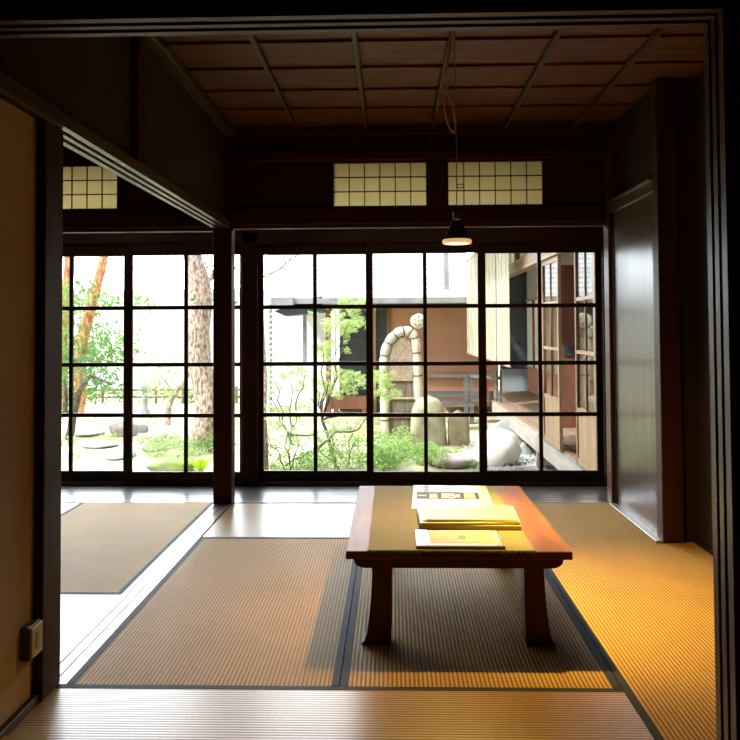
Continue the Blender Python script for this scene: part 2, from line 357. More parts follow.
# front frame that we look through
YF0, YF1 = 1.785, 1.895
b = MB(); grooved(b, YF0, YF1, 1.96, 2.01, -1.148, .80, False, .014, 'X')
trim(b, M['kamoi_x'], 'grooved lintel across the top of the opening')
b = MB(); b.box(-4.6, 3.2, YF0+.01, YF1-.02, 2.01, 2.95); b.box(-4.6, -1.262, YF0+.01, YF1-.02, 0, 2.01)
st(b.build('wall_front_header', M['dark_x']))
b = MB()
for i, (ya, yb, dx) in enumerate(((YF0, 1.813, 0), (1.813, 1.829, .010), (1.829, 1.852, 0), (1.852, 1.868, .010), (1.868, YF1, 0))):
    b.box(.7527+dx, .785, ya, yb, -.05, 1.96)
trim(b, M['jamb'], 'grooved jamb at the right of the opening')
b = MB(); b.box(.785, 3.2, YF0+.012, YF1-.02, 1.05, 1.96); st(b.build('wall_front_right', M['whitewall']), 'pale plaster wall at the right edge')
b = MB(); b.box(.785, 3.2, YF0+.004, YF1-.02, 0, 1.05); st(b.build('wall_front_wainscot', M['dark_z']))
b = MB(); b.box(.785, 3.2, YF0-.012, YF0+.012, 1.945, 1.985); trim(b, M['kamoi_x'])
# rest of the shell, behind and beside the camera
b = MB(); b.box(-4.7, -4.6, -3.6, YW+.1, -.1, 2.95); st(b.build('wall_far_left', M['cream']))
b = MB(); b.box(3.2, 3.3, -3.6, 1.9, -.1, 2.95); b.box(1.76, 3.3, 1.9, 1.95, -.1, 2.95); b.box(2.1, 2.2, 1.9, YW+.1, -.1, 2.95); st(b.build('wall_far_right', M['cream']))
b = MB(); b.box(-4.7, 3.3, -3.7, -3.6, -.1, 2.95); st(b.build('wall_behind', M['cream']))
# outer wall of the veranda above and beside the windows, with an unseen row of openings added to light the transoms
b = MB(); b.box(-4.6, 2.2, YW-.02, YW+.10, 1.99, 2.10); b.box(-4.6, 2.2, YW, YW+.08, 2.52, 2.95)
b.box(1.69, 2.2, YW-.02, YW+.10, -.1, 2.0); b.box(-4.6, -4.0, YW-.02, YW+.1, -.1, 2.0)
b.box(-4.6, 2.2, YW, YW+.08, -.42, -.06)
st(b.build('wall_garden_side', M['dark_x']))
for X in (-4.0, -3.05, -2.13, -1.125, -.17, .71, 1.68):
    b = MB(); b.box(X-.04, X+.04, YW, YW+.08, 2.10, 2.52); trim(b, M['dark_z'])

# ---- sliding glass windows
b = MB(); grooved(b, YW-.05, YW+.06, -.05, .030, -4.0, 1.69, True, .01, 'X'); b.box(-4.0, 1.69, YW-.065, YW-.05, -.05, .018); trim(b, M['sash'], 'window sill track')
b = MB(); b.box(-4.0, -1.06, YW-.06, YW+.06, 1.925, 2.0); b.box(-1.06, 1.69, YW-.06, YW+.06, 1.915, 2.0); trim(b, M['dark_x'])
b = MB(); b.box(-1.19, -1.065, YW-.06, YW+.07, 0, 2.0, 0, .003); trim(b, M['dark_z'], 'window post between the left and right windows')
b = MB(); b.box(1.655, 1.70, YW-.06, YW+.07, 0, 2.0, 0, .003); trim(b, M['dark_z'])
ZB = (.107, .55, .955, 1.409, 1.828)
def sash(xa, xb, y, label, st_l=.03, st_r=.03, mids=1):
    win_n[0] += 1; xc = (xa+xb)/2
    w = bpy.data.objects.new('window_%d' % win_n[0], None); COL.objects.link(w); w.location = (xc, y, .03); st(w, label)
    h = .014; z1 = 1.925
    for nm, bx in (('stile', (xa, xa+st_l, .0, z1)), ('stile', (xb-st_r, xb, .0, z1)), ('rail', (xa+st_l, xb-st_r, 0, ZB[0])), ('rail', (xa+st_l, xb-st_r, ZB[4], z1))):
        b = MB(); b.box(bx[0]-xc, bx[1]-xc, -h, h, max(bx[2]-.03, 0), bx[3]-.03, 0, .002); b.build(nm, M['sash'], w)
    m = MB(); X = (xa+st_l+xb-st_r)/2
    for i in range(mids):
        X = xa+st_l+(xb-st_r-xa-st_l)*(i+1)/(mids+1); m.box(X-xc-.015, X-xc+.015, -.010, .010, ZB[0]-.03, ZB[4]-.03)
    for z in ZB[1:4]: m.box(xa+st_l-xc, xb-st_r-xc, -.009, .009, z-.016-.03, z+.016-.03)
    m.build('muntins', M['sash'], w)
    g = MB(); g.box(xa+st_l-xc, xb-st_r-xc, -.002, .002, ZB[0]-.03, ZB[4]-.03); g.build('glass_pane', M['glass'], w)
sash(-1.068, -.150, YW+.022, 'left one of the three gridded windows facing the maple', .04, .05)
sash(-.205, .742, YW-.022, 'middle gridded window behind the low table', .05, .062)
sash(.700, 1.660, YW+.022, 'right gridded window facing the wooden wing', .035, .05)
sash(-2.142, -1.19, YW-.022, 'left room window showing the pine trunk', .07, .02)
sash(-3.06, -2.09, YW+.022, 'leftmost gridded window of the left room', .04, .06)
sash(-4.0, -3.02, YW-.022, 'window beyond the left edge', .04, .04)

# ---- tatami mats
def tatami(x0, x1, y0, y1, axis, label, border=True):
    # axis: direction of the long side, the ridges and the two borders
    cx, cy = (x0+x1)/2, (y0+y1)/2
    t = thing('tatami_mat', (cx, cy, 0), label, 'tatami mat', 'tatami mats')
    hw, hl = ((x1-x0)/2, (y1-y0)/2) if axis == 'Y' else ((y1-y0)/2, (x1-x0)/2)
    e = .0015; hb = hw-e-(.028 if border else 0); L = hl-e
    n = int(2*hb/RIDGE)*6; vs = []
    for i in range(n+1):
        a = -hb+2*hb*i/n; z = -.0012-(.00065 if axis == 'Y' else .0004)*(1-math.cos(2*math.pi*a/RIDGE))
        vs += [(a, -L, z), (a, L, z)] if axis == 'Y' else [(-L, a, z), (L, a, z)]
    m = MB(); m.add(vs, [(2*i, 2*i+2, 2*i+3, 2*i+1) if axis == 'Y' else (2*i, 2*i+1, 2*i+3, 2*i+2) for i in range(n)], 0, True)
    m.build('woven_surface', M['tat_y' if axis == 'Y' else 'tat_x'], t, flip=False)
    m = MB()
    if axis == 'Y': m.box(-hw+e, hw-e, -hl+e, hl-e, -.053, -.0045)
    else: m.box(-hl+e, hl-e, -hw+e, hw-e, -.053, -.0045)
    m.build('core', M['tat_y'], t)
    if border:
        for s in (-1, 1):
            m = MB(); a, c = sorted((s*(hw-e), s*(hw-.0295)))
            if axis == 'Y': m.box(a, c, -hl+e, hl-e, -.05, 0, 0, .001)
            else: m.box(-hl+e, hl-e, a, c, -.05, 0, 0, .001)
            m.build('border', M['heri'], t)
tatami(X0, XS, Y0, YM, 'Y', 'tan tatami mat left of the table, touching the threshold rail')
tatami(XS, XR, Y0, YM, 'Y', 'tatami mat lying under the low table')
tatami(X0+.01, XR, YM, YE, 'X', 'bright white-lit tatami mat in front of the veranda, behind the table')
tatami(-1.19, XR, YF1-.085, Y0, 'X', 'nearest tatami mat with ridges running across the foot of the photo')
tatami(XR, 1.755, YF1-.085, YH, 'Y', 'orange-lit tatami mat along the right wall, near half')
tatami(XR, 1.755, YH, YE, 'Y', 'orange-lit tatami mat in front of the tall wooden door')
tatami(-2.236, XL, YH, YE, 'Y', 'tan tatami mat in the left room by the veranda')
tatami(-3.19, XL, Y0, YH, 'X', 'grey-sheened tatami mat in the left room behind the cream wall post')
tatami(-4.15, -2.236, YM, YE, 'X', 'far left tatami mat cut by the dark post')
tatami(-3.19, -2.236, YH, YM, 'X', 'tatami mat of the left room hidden mostly by the post')
tatami(-1.19, 1.755, .85, YF1-.085, 'X', 'tatami mat at the very foot under the opening')

# ---- flat curved tan patch low at the left, against the wall
p = on_ground(20, 745, .0)
b = MB()
pr = [(-.34, -.30), (.02, -.30), (.07, -.2), (.075, -.08), (.055, 0.02), (.02, .07), (-.03, .0), (-.03, -.06)]
patch_pts = []
b.prism([(-1.19, 2.05), (-1.02, 2.05), (-.985, 2.22), (-1.01, 2.33), (-1.06, 2.405), (-1.11, 2.445), (-1.19, 2.38)], .012, 'Z', .001)
tag(b.build('floor_patch', noisy('tan_patch', (.34, .23, .10), (.40, .28, .13), .9, (200, 200, 200), .3)), 'flat tan patch at the foot of the cream wall', 'cloth')

# ---- wall outlet on cream wall
t = thing('wall_outlet', (-1.205, 2.582, .172), 'small beige outlet box on the cream wall beside the post', 'outlet')
b = MB(); b.box(0, .030, -.045, .045, 0, .108, 0, .004); b.build('box', M['switchd'], t)
b = MB(); b.box(.030, .038, -.04, .04, .004, .104, 0, .003); b.build('cover_plate', M['switch'], t)
b = MB(); b.box(.038, .041, -.012, .010, .028, .08, 0, .001); b.build('socket', plain('socket_beige', (.42, .36, .25), .5), t)

# ================================================================== the low table
TX0, TX1, TY0, TY1, TZ = -.183, .687, 3.066, 4.322, .38
tx, ty = (TX0+TX1)/2, (TY0+TY1)/2
tb = thing('low_table', (tx, ty, 0), 'low reddish-brown lacquered table standing on the tatami', 'table')
b = MB(); b.box(TX0-tx, TX1-tx, TY0-ty, TY1-ty, TZ-.032, TZ, 0, .003); b.build('tabletop', M['table'], tb)
def apron(y):
    hw = .405; pr = [(-hw, TZ-.032), (hw, TZ-.032), (hw, TZ-.045)]
    for k in range(7):
        a = math.pi/2*k/6; pr.append((hw-.045+.045*math.cos(a)-.0, TZ-.045-.028*math.sin(a)))
    for k in range(7):
        a = math.pi/2*k/6; pr.append((-hw+.045-.045*math.sin(a), TZ-.045-.028*math.cos(a)))
    pr.append((-hw, TZ-.045))
    m = MB(); m.prism(pr, .028, 'Y', y); m.build('apron', M['tableleg'], tb)
apron(TY0-ty+.03); apron(TY1-ty-.058)
for s in (-1, 1):
    m = MB(); m.box(s*.36-.014, s*.36+.014, TY0-ty+.058, TY1-ty-.058, TZ-.075, TZ-.032); m.build('side_rail', M['tableleg'], tb)
def leg(sx, sy):
    yo = sy*(ty-TY0-.10); N = 9; m = MB(); rings = []
    for k in range(N):
        z = (TZ-.033)*k/(N-1); q = 1-z/(TZ-.033)
        fl = .030*q**2.2 + (.014 if k == 0 else 0)*.6
        xo = .333+fl+.002; xi = .258-.004*q+.010*q**2.5
        for (x, y) in ((xi, -.042-.006*q), (xo, -.042-.006*q), (xo, .042+.006*q), (xi, .042+.006*q)): rings.append((sx*x, yo+y, z))
    fs = [(4*i+k, 4*i+(k+1) % 4, 4*i+4+(k+1) % 4, 4*i+4+k) for i in range(N-1) for k in range(4)]+[(3, 2, 1, 0), (4*N-4, 4*N-3, 4*N-2, 4*N-1)]
    m.add(rings, fs); m.box(sx*.266, sx*.378, yo-.05, yo+.05, 0, .014, 0, .003); m.build('leg', M['tableleg'], tb)
for sx in (-1, 1):
    for sy in (-1, 1): leg(sx, sy)
# runner
RX0, RX1 = -.098, .545
t = thing('table_runner', (0, 0, TZ), 'olive tan woven runner cloth lying lengthwise on the low table', 'table runner')
m = MB(); N = 50; vs = []
for j in range(N+1):
    y = TY0-.006+(TY1-TY0-.01)*j/N
    for i in range(13):
        x = RX0+(RX1-RX0)*i/12+.0015*math.sin(j*.35+i)*(i in (0, 12)); vs.append((x, y, .0025+.0007*math.sin(i*2.1+j*.7)))
m.add(vs, [(j*13+i, j*13+i+1, j*13+i+14, j*13+i+13) for j in range(N) for i in range(12)], 0, True)
o = m.build('cloth', M['runner'], t, flip=False)
m = MB(); random.seed(3)
for k in range(330):
    x = RX0+(RX1-RX0)*k/329; dz = random.uniform(.010, .017); dy = random.uniform(.004, .012)
    m.tube([(x, TY0-.002, .004), (x+random.uniform(-.003, .003), TY0-dy, .001), (x+random.uniform(-.004, .004), TY0-dy, -dz)], .0024, 4)
o = m.build('fringe', M['fringe'], t); o['kind'] = 'stuff'

# papers
def sheet(name, px_c, label, cat, w, l, h, m_, rz=0, z=TZ+.004, group=None, bev=.001):
    t = thing(name, (px_c[0], px_c[1], z), label, cat, group, rz)
    return t
cyel = noisy('yellow_cover', (.60, .46, .17), (.66, .52, .20), .45, (20, 20, 20), 0)
cwht = plain('white_paper', (.72, .70, .66), .5); cpage = noisy('page_edges', (.45, .36, .2), (.75, .65, .45), .8, (5, 5, 900), 0)
ink = plain('ink', (.05, .035, .02), .6); cglare = noisy('glare_blue', (.20, .26, .40), (.5, .56, .68), .12, (9, 30, 1), 0)
cdark = plain('photo_dark', (.03, .02, .014), .5, 0, .1); cgold = plain('photo_gold', (.55, .38, .14), .5, 0, .2); gloss = plain('glossy_white', (.78, .78, .8), .12)
ZT = TZ+.0036
# leaflet at the back, printed photo of a room
t = thing('leaflet', (.285, 4.02, ZT), 'glossy printed leaflet with a photo, farthest paper on the table', 'leaflet', rz=R(-2.5))
b = MB(); b.box(-.185, .205, -.27, .28, 0, .003); b.build('sheet', gloss, t)
b = MB(); b.box(-.17, .15, .11, .25, .003, .0036); b.build('sky_glare', cglare, t, True)  # bluish glare at the sheet's far end, put into the colour
b = MB(); b.box(-.165, .15, -.06, .10, .003, .0036); b.build('dark_print', cdark, t)
b = MB()
for (x0, x1, y0, y1) in ((-.10, -.06, -.05, .06), (-.04, .03, -.04, .07), (.035, .055, -.02, .05), (.075, .13, -.045, .08), (-.16, -.115, .0, .03)): b.box(x0, x1, y0, y1, .0036, .0042)
b.build('light_print', cgold, t)
b = MB(); b.box(-.03, .045, -.02, .01, .0042, .0047); b.box(-.005, .02, -.045, .035, .0042, .0047); b.build('white_print', gloss, t)
# stack of booklets
specs = [(.332, 3.512, .43, .27, .018, cyel, cpage, -2.0, 'lowest thick booklet of the yellow stack'), (.325, 3.52, .425, .28, .010, cwht, cpage, 1.0, 'white booklet second from the bottom of the yellow stack'),
         (.338, 3.53, .41, .28, .006, cwht, cwht, -2.5, 'white paper folder beneath the topmost yellow booklet'), (.337, 3.522, .385, .265, .006, cyel, cpage, 0, 'bright yellow booklet on top of the stack on the table')]
z = ZT
for (x, y, w, l, h, mc, mp_, rz, lab) in specs:
    t = thing('booklet', (x, y, z), lab, 'booklet', 'booklets stacked on the table', R(rz))
    b = MB(); b.box(-w/2+.003, w/2-.003, -l/2+.003, l/2-.003, .001, h-.001); b.build('pages', mp_, t)
    b = MB(); b.box(-w/2, w/2, -l/2, l/2, h-.001, h); b.box(-w/2, w/2, -l/2, l/2, 0, .001); b.box(-w/2, -w/2+.0015, -l/2, l/2, 0, h); b.build('cover', mc, t)
    if 'top of' in lab:
        b = MB()
        for k in range(22):
            x = -.10+k*.0085
            if random.random() < .8: b.box(x, x+.005, -.105, -.098, h, h+.0004)
        b.build('printed_line', ink, t)
    z += h+.0004
# clear case with a yellow sheet and a red seal
t = thing('document_case', (.262, 3.21, ZT), 'flat clear-covered case with yellow sheet and red seal, nearest item on the table', 'document case', rz=R(-.5))
b = MB(); b.box(-.173, .173, -.125, .115, 0, .011, 0, .002); b.build('tray', plain('case_brown', (.22, .10, .045), .4), t)
b = MB(); b.box(-.165, .165, -.118, .108, .011, .0122); b.build('lining', plain('case_white', (.52, .5, .47), .4), t)
b = MB(); b.box(-.115, .14, -.085, .088, .0122, .0134); b.build('yellow_sheet', noisy('sheet_yellow', (.50, .30, .08), (.58, .40, .15), .6, (12, 12, 1), 0), t)
b = MB(); b.box(.0, .028, -.022, .018, .0134, .0142, 0, .0003); b.build('red_seal', plain('seal_red', (.55, .06, .03), .5), t)
film = glass('clear_film', (.98, .98, .97), .15, 1.25)
for x0, x1 in ((-.170, -.118), (.142, .170)): b = MB(); b.box(x0, x1, -.12, .11, .0136, .0146); b.build('clear_flap', film, t)

# ================================================================== pendant lamp
LX, LY, LZ = .300, 3.60, 1.628
t = thing('pendant_lamp', (LX, LY, LZ), 'small conical pendant lamp hanging on a thin cord over the table', 'lamp')
b = MB(); b.lathe([(.060, .0), (.064, .004), (.063, .014), (.052, .035), (.036, .062), (.027, .085), (.025, .10), (.022, .10), (.024, .085), (.033, .062), (.048, .035), (.058, .014), (.056, .004), (.060, 0)]); b.build('shade', M['lampmetal'], t)
b = MB(); b.lathe([(.057, -.006), (.064, -.005), (.067, .0), (.066, .010), (.0635, .014)]); b.build('rim', emit('glowing_rim', (.9, .55, .22), .55), t)
b = MB(); b.lathe([(.0, .004), (.03, .005), (.057, .006), (.057, .012), (0, .014)], (0, 0, -.008)); b.build('bulb', M['bulb'], t)
b = MB(); b.lathe([(0, .165), (.016, .163), (.019, .155), (.019, .10), (0, .10)]); b.build('socket', M['socket'], t)
b = MB(); b.tube([(0, 0, .16), (.002, 0, .4), (-.001, 0, .7), (-.004, 0, ZC-LZ-.03)], .0028, 6); b.build('cord', M['cord'], t)
def rel(px, py): q = at(px, py, LY); return q-Vector((LX, LY, LZ))
b = MB()
pts = [rel(452, 24), rel(448.5, 50), rel(445, 75), rel(443.5, 90), rel(444, 108), rel(447, 122), rel(451, 131), rel(455, 133), rel(456, 126), rel(453, 108), rel(448, 92), rel(446, 80), rel(449, 55), rel(454, 30)]
def smooth(pts, n=2):
    for _ in range(n):
        q = [pts[0]]
        for a, c in zip(pts, pts[1:]): q += [a*.75+c*.25, a*.25+c*.75]
        pts = q+[pts[-1]]
    return pts
b.tube(smooth(pts), .0045, 6); b.build('cord_loop', M['cordlight'], t)
b = MB(); c = rel(460.5, 186)
b.tube([c+Vector((.016*math.cos(a*.5236), .002*a/6, .009*math.sin(a*.5236))) for a in range(13)], .0022, 5); b.build('cord_ring', M['socket'], t)
b = MB(); b.lathe([(0, 0), (.03, 0), (.035, -.012), (.03, -.03), (.012, -.036), (0, -.036)], (-.01, 0, ZC-LZ)); b.build('ceiling_rose', M['socket'], t)
ld = bpy.data.lights.new('lamp_light', 'SPOT'); lo = bpy.data.objects.new('lamp_light', ld); COL.objects.link(lo)
lo.parent = t; lo.location = (0, 0, -.008); lo.rotation_euler = (R(-6), R(-12), 0); ld.energy = 110; ld.color = (1, .63, .16); ld.spot_size = R(145); ld.spot_blend = 1; ld.shadow_soft_size = .018
ld2 = bpy.data.lights.new('lamp_beam', 'SPOT'); lo2 = bpy.data.objects.new('lamp_beam', ld2); COL.objects.link(lo2)      # the reflector bulb's own hot beam
lo2.parent = t; lo2.location = (0, 0, -.008); lo2.rotation_euler = (0, R(-21), 0); ld2.energy = 250; ld2.color = (1, .68, .08); ld2.spot_size = R(66); ld2.spot_blend = 1; ld2.shadow_soft_size = .018

# ================================================================== the garden
rnd = random.Random(11)
M['leafA'] = thin('leaf_light', (.24, .38, .12), (.50, .60, .28), .5, 8); M['leafB'] = thin('leaf_mid', (.10, .24, .05), (.22, .38, .10), .45, 2.5)
M['leafC'] = thin('leaf_dark', (.05, .14, .07), (.12, .24, .10), .4, 2.5); M['leafM'] = thin('maple_leaf', (.38, .50, .15), (.62, .70, .34), .55, 9)
M['leafG'] = thin('groundcover_leaf', (.18, .36, .08), (.46, .62, .22), .5, 9); M['lime'] = thin('lime_leaf', (.40, .62, .02), (.58, .75, .06), .5, 6)
M['bark'] = noisy('pine_bark', (.20, .12, .09), (.66, .52, .44), .9, (34, 34, 14), .9, .03, 6); M['redbark'] = noisy('red_pine_bark', (.40, .12, .05), (.72, .36, .20), .85, (11, 11, 6), .6, .02, 6, .5, .42, .6)
M['twig'] = noisy('twig_bark', (.07, .05, .035), (.16, .12, .085), .9, (20, 20, 20), .4)
M['ground'] = noisy('garden_ground', (.62, .56, .40), (.30, .34, .13), .95, (1.3, 1.3, 1.3), .4, .02, 6, .5, .44, .62)
M['stoneA'] = noisy('stone_buff', (.34, .31, .20), (.50, .47, .34), .9, (4, 4, 4), .7, .03, 7); M['stoneB'] = noisy('stone_brown', (.22, .18, .11), (.34, .28, .18), .9, (4, 4, 4), .7, .03, 7)
M['stoneW'] = noisy('stone_white', (.74, .72, .66), (.82, .80, .74), .85, (3, 3, 3), .5, .03, 6); M['stoneG'] = noisy('stone_grey', (.22, .23, .23), (.36, .37, .37), .9, (5, 5, 5), .6, .02, 6)
M['stoneP'] = noisy('stone_purple', (.26, .20, .20), (.42, .35, .34), .85, (4, 4, 4), .5, .02, 6); M['moss'] = noisy('mossy_stone', (.20, .17, .12), (.20, .30, .05), .95, (6, 6, 6), .7, .02, 6)
M['orange'] = noisy('orange_plaster', (.47, .24, .155), (.53, .29, .19), .9, (1.2, 1.2, 1.2), .1); M['roof'] = noisy('roof_shingle', (.58, .59, .60), (.74, .75, .76), .75, (2, 14, 14), .6, .03, 5)
M['gutter'] = noisy('gutter_metal', (.20, .21, .22), (.30, .31, .32), .6, (4, 4, 4), .2); M['navy'] = noisy('dark_blue_board', (.030, .042, .055), (.055, .07, .085), .6, (3, 3, 12), .2)
M['wbrown'] = wood('weathered_brown', (.17, .075, .04), (.30, .15, .085), 'Z', .6, 18); M['wbrown_y'] = wood('weathered_brown_y', (.25, .165, .11), (.37, .26, .185), 'Y', .6, 18)
M['wgrey'] = wood('weathered_grey', (.10, .095, .09), (.19, .18, .175), 'X', .7, 18); M['wgrey_y'] = wood('weathered_grey_y', (.34, .29, .25), (.48, .42, .37), 'Y', .6, 18)
M['wpale'] = wood('pale_wood', (.31, .18, .09), (.44, .28, .155), 'Z', .5, 16); M['brownboard'] = wood('brown_board', (.15, .060, .035), (.22, .095, .055), 'Z', .6, 10)
M['blind'] = thin('reed_blind', (.66, .64, .48), (.78, .76, .60), .5, 4); M['outwhite'] = noisy('outdoor_white_plaster', (.74, .75, .76), (.80, .81, .82), .9, (2, 2, 2), .1)
M['bluegrey'] = noisy('blue_grey_panel', (.26, .32, .36), (.32, .38, .42), .6, (2, 2, 2), 0); M['reed'] = wood('reed_bundle', (.12, .09, .065), (.30, .25, .20), 'Z', .85, 40)
M['rimreed'] = noisy('wrapped_rim', (.50, .44, .36), (.70, .64, .54), .85, (30, 30, 12), .6, .01); M['lattice'] = noisy('lattice_reed', (.36, .26, .19), (.56, .44, .34), .85, (20, 20, 20), .4)
M['pebble'] = noisy('pebble_grey', (.34, .34, .33), (.60, .60, .58), .85, (9, 9, 9), .2); M['rope'] = plain('black_tie', (.03, .025, .02), .8)

b = MB(); b.box(-22, 16, YW+.12, 40, GZ-.2, GZ); st(b.build('ground', M['ground']), 'pale sandy garden ground with moss patches')
gx = MB()
q0 = on_ground(455, 472)
b = MB(); b.box(1.05, 1.74, 6.9, 11.2, GZ, GZ+.012); st(b.build('ground_gravel_bed', M['pebble']))
b = MB()
for k in range(1500):
    x = rnd.uniform(.98, 1.9); y = rnd.uniform(7.2, 11.2); r = rnd.uniform(.012, .034)
    a = rnd.random()*6
    c = [(x+r*math.cos(a+i*1.257)*rnd.uniform(.8, 1.1), y+r*math.sin(a+i*1.257)*rnd.uniform(.8, 1.1), GZ+.008) for i in range(5)]
    b.add(c+[(x, y, GZ+.012+r*.9)], [(0, 1, 5), (1, 2, 5), (2, 3, 5), (3, 4, 5), (4, 0, 5)], 0, True)
tag(b.build('gravel', M['pebble']), 'grey gravel spread beneath the veranda edge of the wing', 'gravel', kind='stuff')

# boundary wall and low hedge at the far end
b = MB(); b.box(-20, -1.6, 21, 21.25, GZ, 2.2); b.box(-20, -1.5, 20.9, 21.35, 2.2, 2.3)
tag(b.build('boundary_wall', M['outwhite']), 'white plaster boundary wall far across the garden on the left', 'garden wall')

# ---- leaves
def leaves(b, c, r, n, s, shell=.35, up=.35, mi=0, g=None):
    g = g or rnd
    for _ in range(n):
        while True:
            p = Vector((g.uniform(-1, 1), g.uniform(-1, 1), g.uniform(-1, 1)))
            if shell < p.length < 1: break
        p = Vector((c[0]+p.x*r[0], c[1]+p.y*r[1], c[2]+p.z*r[2]))
        nrm = Vector((g.gauss(0, 1), g.gauss(0, 1), g.gauss(0, 1)+up)).normalized()
        a = nrm.orthogonal().normalized(); a = Matrix.Rotation(g.random()*6.28, 3, nrm) @ a; e = nrm.cross(a)
        l = s*g.uniform(.6, 1.3); w = l*.38
        b.add([p-a*l, p-e*w+nrm*l*.12, p+a*l, p+e*w+nrm*l*.12], [(0, 1, 2, 3)], mi)
def branch(b, p, q, r0, r1, bend=.1, seg=6, n=5, g=None):
    g = g or rnd
    p, q = Vector(p), Vector(q); L_ = (q-p).length; pts = []
    for i in range(n+1):
        t = i/n; v = p.lerp(q, t)
        if 0 < i < n: v += Vector((g.uniform(-1, 1), g.uniform(-1, 1), g.uniform(-.5, 1)))*L_*bend*.5
        pts.append(v)
    b.tube(pts, [r0+(r1-r0)*i/n for i in range(n+1)], seg); return pts
# big pine trunk
Yp = on_ground(200, 446).y
t = thing('pine_tree', on_ground(200, 446), 'thick curving grey-brown pine trunk seen just left of the room post', 'tree')
base = Vector(t.location)
def rl(px, py, Y): return at(px, py, Y)-base
b = MB()
wp = [(197, 450, 15), (201, 440, 13.5), (206, 425, 12.5), (209, 405, 12.5), (205, 385, 12), (199, 362, 12), (198, 340, 11.5), (200, 315, 11.5), (201, 295, 11), (197, 272, 9.5), (191, 250, 8), (186, 225, 7), (183, 195, 6)]
pts = smooth([rl(x, y, Yp) for x, y, w in wp], 1); rr = [w*Yp/F for _, _, w in wp]
n_ = len(pts); rad = [rr[min(int(i*(len(rr)-1)/(n_-1)), len(rr)-1)] for i in range(n_)]
b.tube(pts, rad, 16, 0, .06); b.build('trunk', M['bark'], t)
b = MB(); branch(b, rl(201, 290, Yp), rl(222, 262, Yp+.5), .05, .015); branch(b, rl(196, 262, Yp), rl(170, 215, Yp-.5), .05, .015); branch(b, rl(186, 225, Yp), rl(230, 190, Yp+1), .05, .015); b.build('branches', M['bark'], t)
b = MB()
for (x, y, rx, rz_, n) in ((213, 270, .35, .16, 70), (214, 302, .35, .14, 60), (210, 225, 1, .3, 200), (170, 205, 1.2, .3, 200), (213, 345, .2, .1, 12)): leaves(b, rl(x, y, Yp+.3), (rx, .6, rz_), n, .05)
b.build('needles', M['leafC'], t)
# red pines, behind
def red_pine(wp, base_px, lab, Y):
    t = thing('red_pine_tree', on_ground(*base_px), lab, 'tree', 'red-barked pines at the far left'); bs = Vector(t.location); Y = bs.y
    b = MB(); pts = [at(x, y, Y)-bs for x, y, w in wp]; b.tube(smooth(pts, 1), [.85*wp[min(int(i*(len(wp)-1)/(2*len(wp)-1)), len(wp)-1)][2]*Y/F for i in range(2*len(wp))], 12, 0, .05)
    b.build('trunk', M['redbark'], t); return t, bs, Y
t, bs, Y = red_pine([(76, 413, 9), (80, 385, 8), (79, 362, 7.5), (83, 335, 7), (91, 308, 6.5), (97, 285, 5.8), (103, 262, 5.2), (107, 240, 4.8), (112, 210, 4)], (76, 413), 'slanting red-barked pine trunk in the leftmost window', 0)
b = MB()
for (x, y, rx, rz_, n) in ((115, 268, .7, .10, 16), (112, 302, .9, .10, 60), (120, 305, .8, .08, 24), (84, 300, .6, .45, 260), (85, 345, .8, .5, 420), (82, 380, .8, .5, 420), (100, 350, .8, .3, 160), (118, 352, .5, .25, 50), (110, 335, .6, .3, 40), (128, 262, .6, .2, 16), (100, 215, 2, .5, 300), (128, 290, .5, .3, 12)): leaves(b, at(x, y, Y)-bs, (rx, .8, rz_), n, .07)
b.build('foliage', M['leafB'], t)
t, bs, Y = red_pine([(60, 408, 9), (60, 370, 8), (62, 330, 7.5), (66, 300, 6.5), (69, 275, 6.3), (70, 240, 6), (70, 210, 5.5)], (60, 408), 'upright red-barked pine trunk at the left edge of the leftmost window', 0)
b = MB()
for (x, y, rx, rz_, n) in ((66, 308, .5, .35, 180), (70, 345, .6, .6, 260), (68, 375, .5, .4, 200), (74, 262, .5, .3, 30)): leaves(b, at(x, y, Y-.3)-bs, (rx, .6, rz_), n, .06)
b.build('foliage', M['leafB'], t)
# broad-leaved shrub at far left
t = thing('camellia_shrub', on_ground(68, 440), 'dark-leaved arching shrub at the far left of the garden', 'shrub'); bs = Vector(t.location); Y = bs.y
b = MB()
branch(b, (0, 0, 0), at(76, 392, Y)-bs, .07, .05); branch(b, at(74, 400, Y)-bs, at(90, 376, Y)-bs, .05, .03); branch(b, at(90, 376, Y)-bs, at(112, 385, Y)-bs, .03, .01); branch(b, at(66, 415, Y)-bs, at(64, 380, Y)-bs, .05, .02)
b.build('stems', M['twig'], t)
b = MB()
for (x, y, rx, rz_, n, ) in ((96, 378, .30, .22, 150), (84, 366, .3, .2, 110), (70, 385, .25, .2, 60), (108, 392, .25, .18, 45), (68, 408, .15, .12, 60), (116, 366, .3, .15, 25), (80, 350, .25, .2, 50)): leaves(b, at(x, y, Y)-bs, (rx, .4, rz_), n, .035)
b.build('leaves', M['leafC'], t)
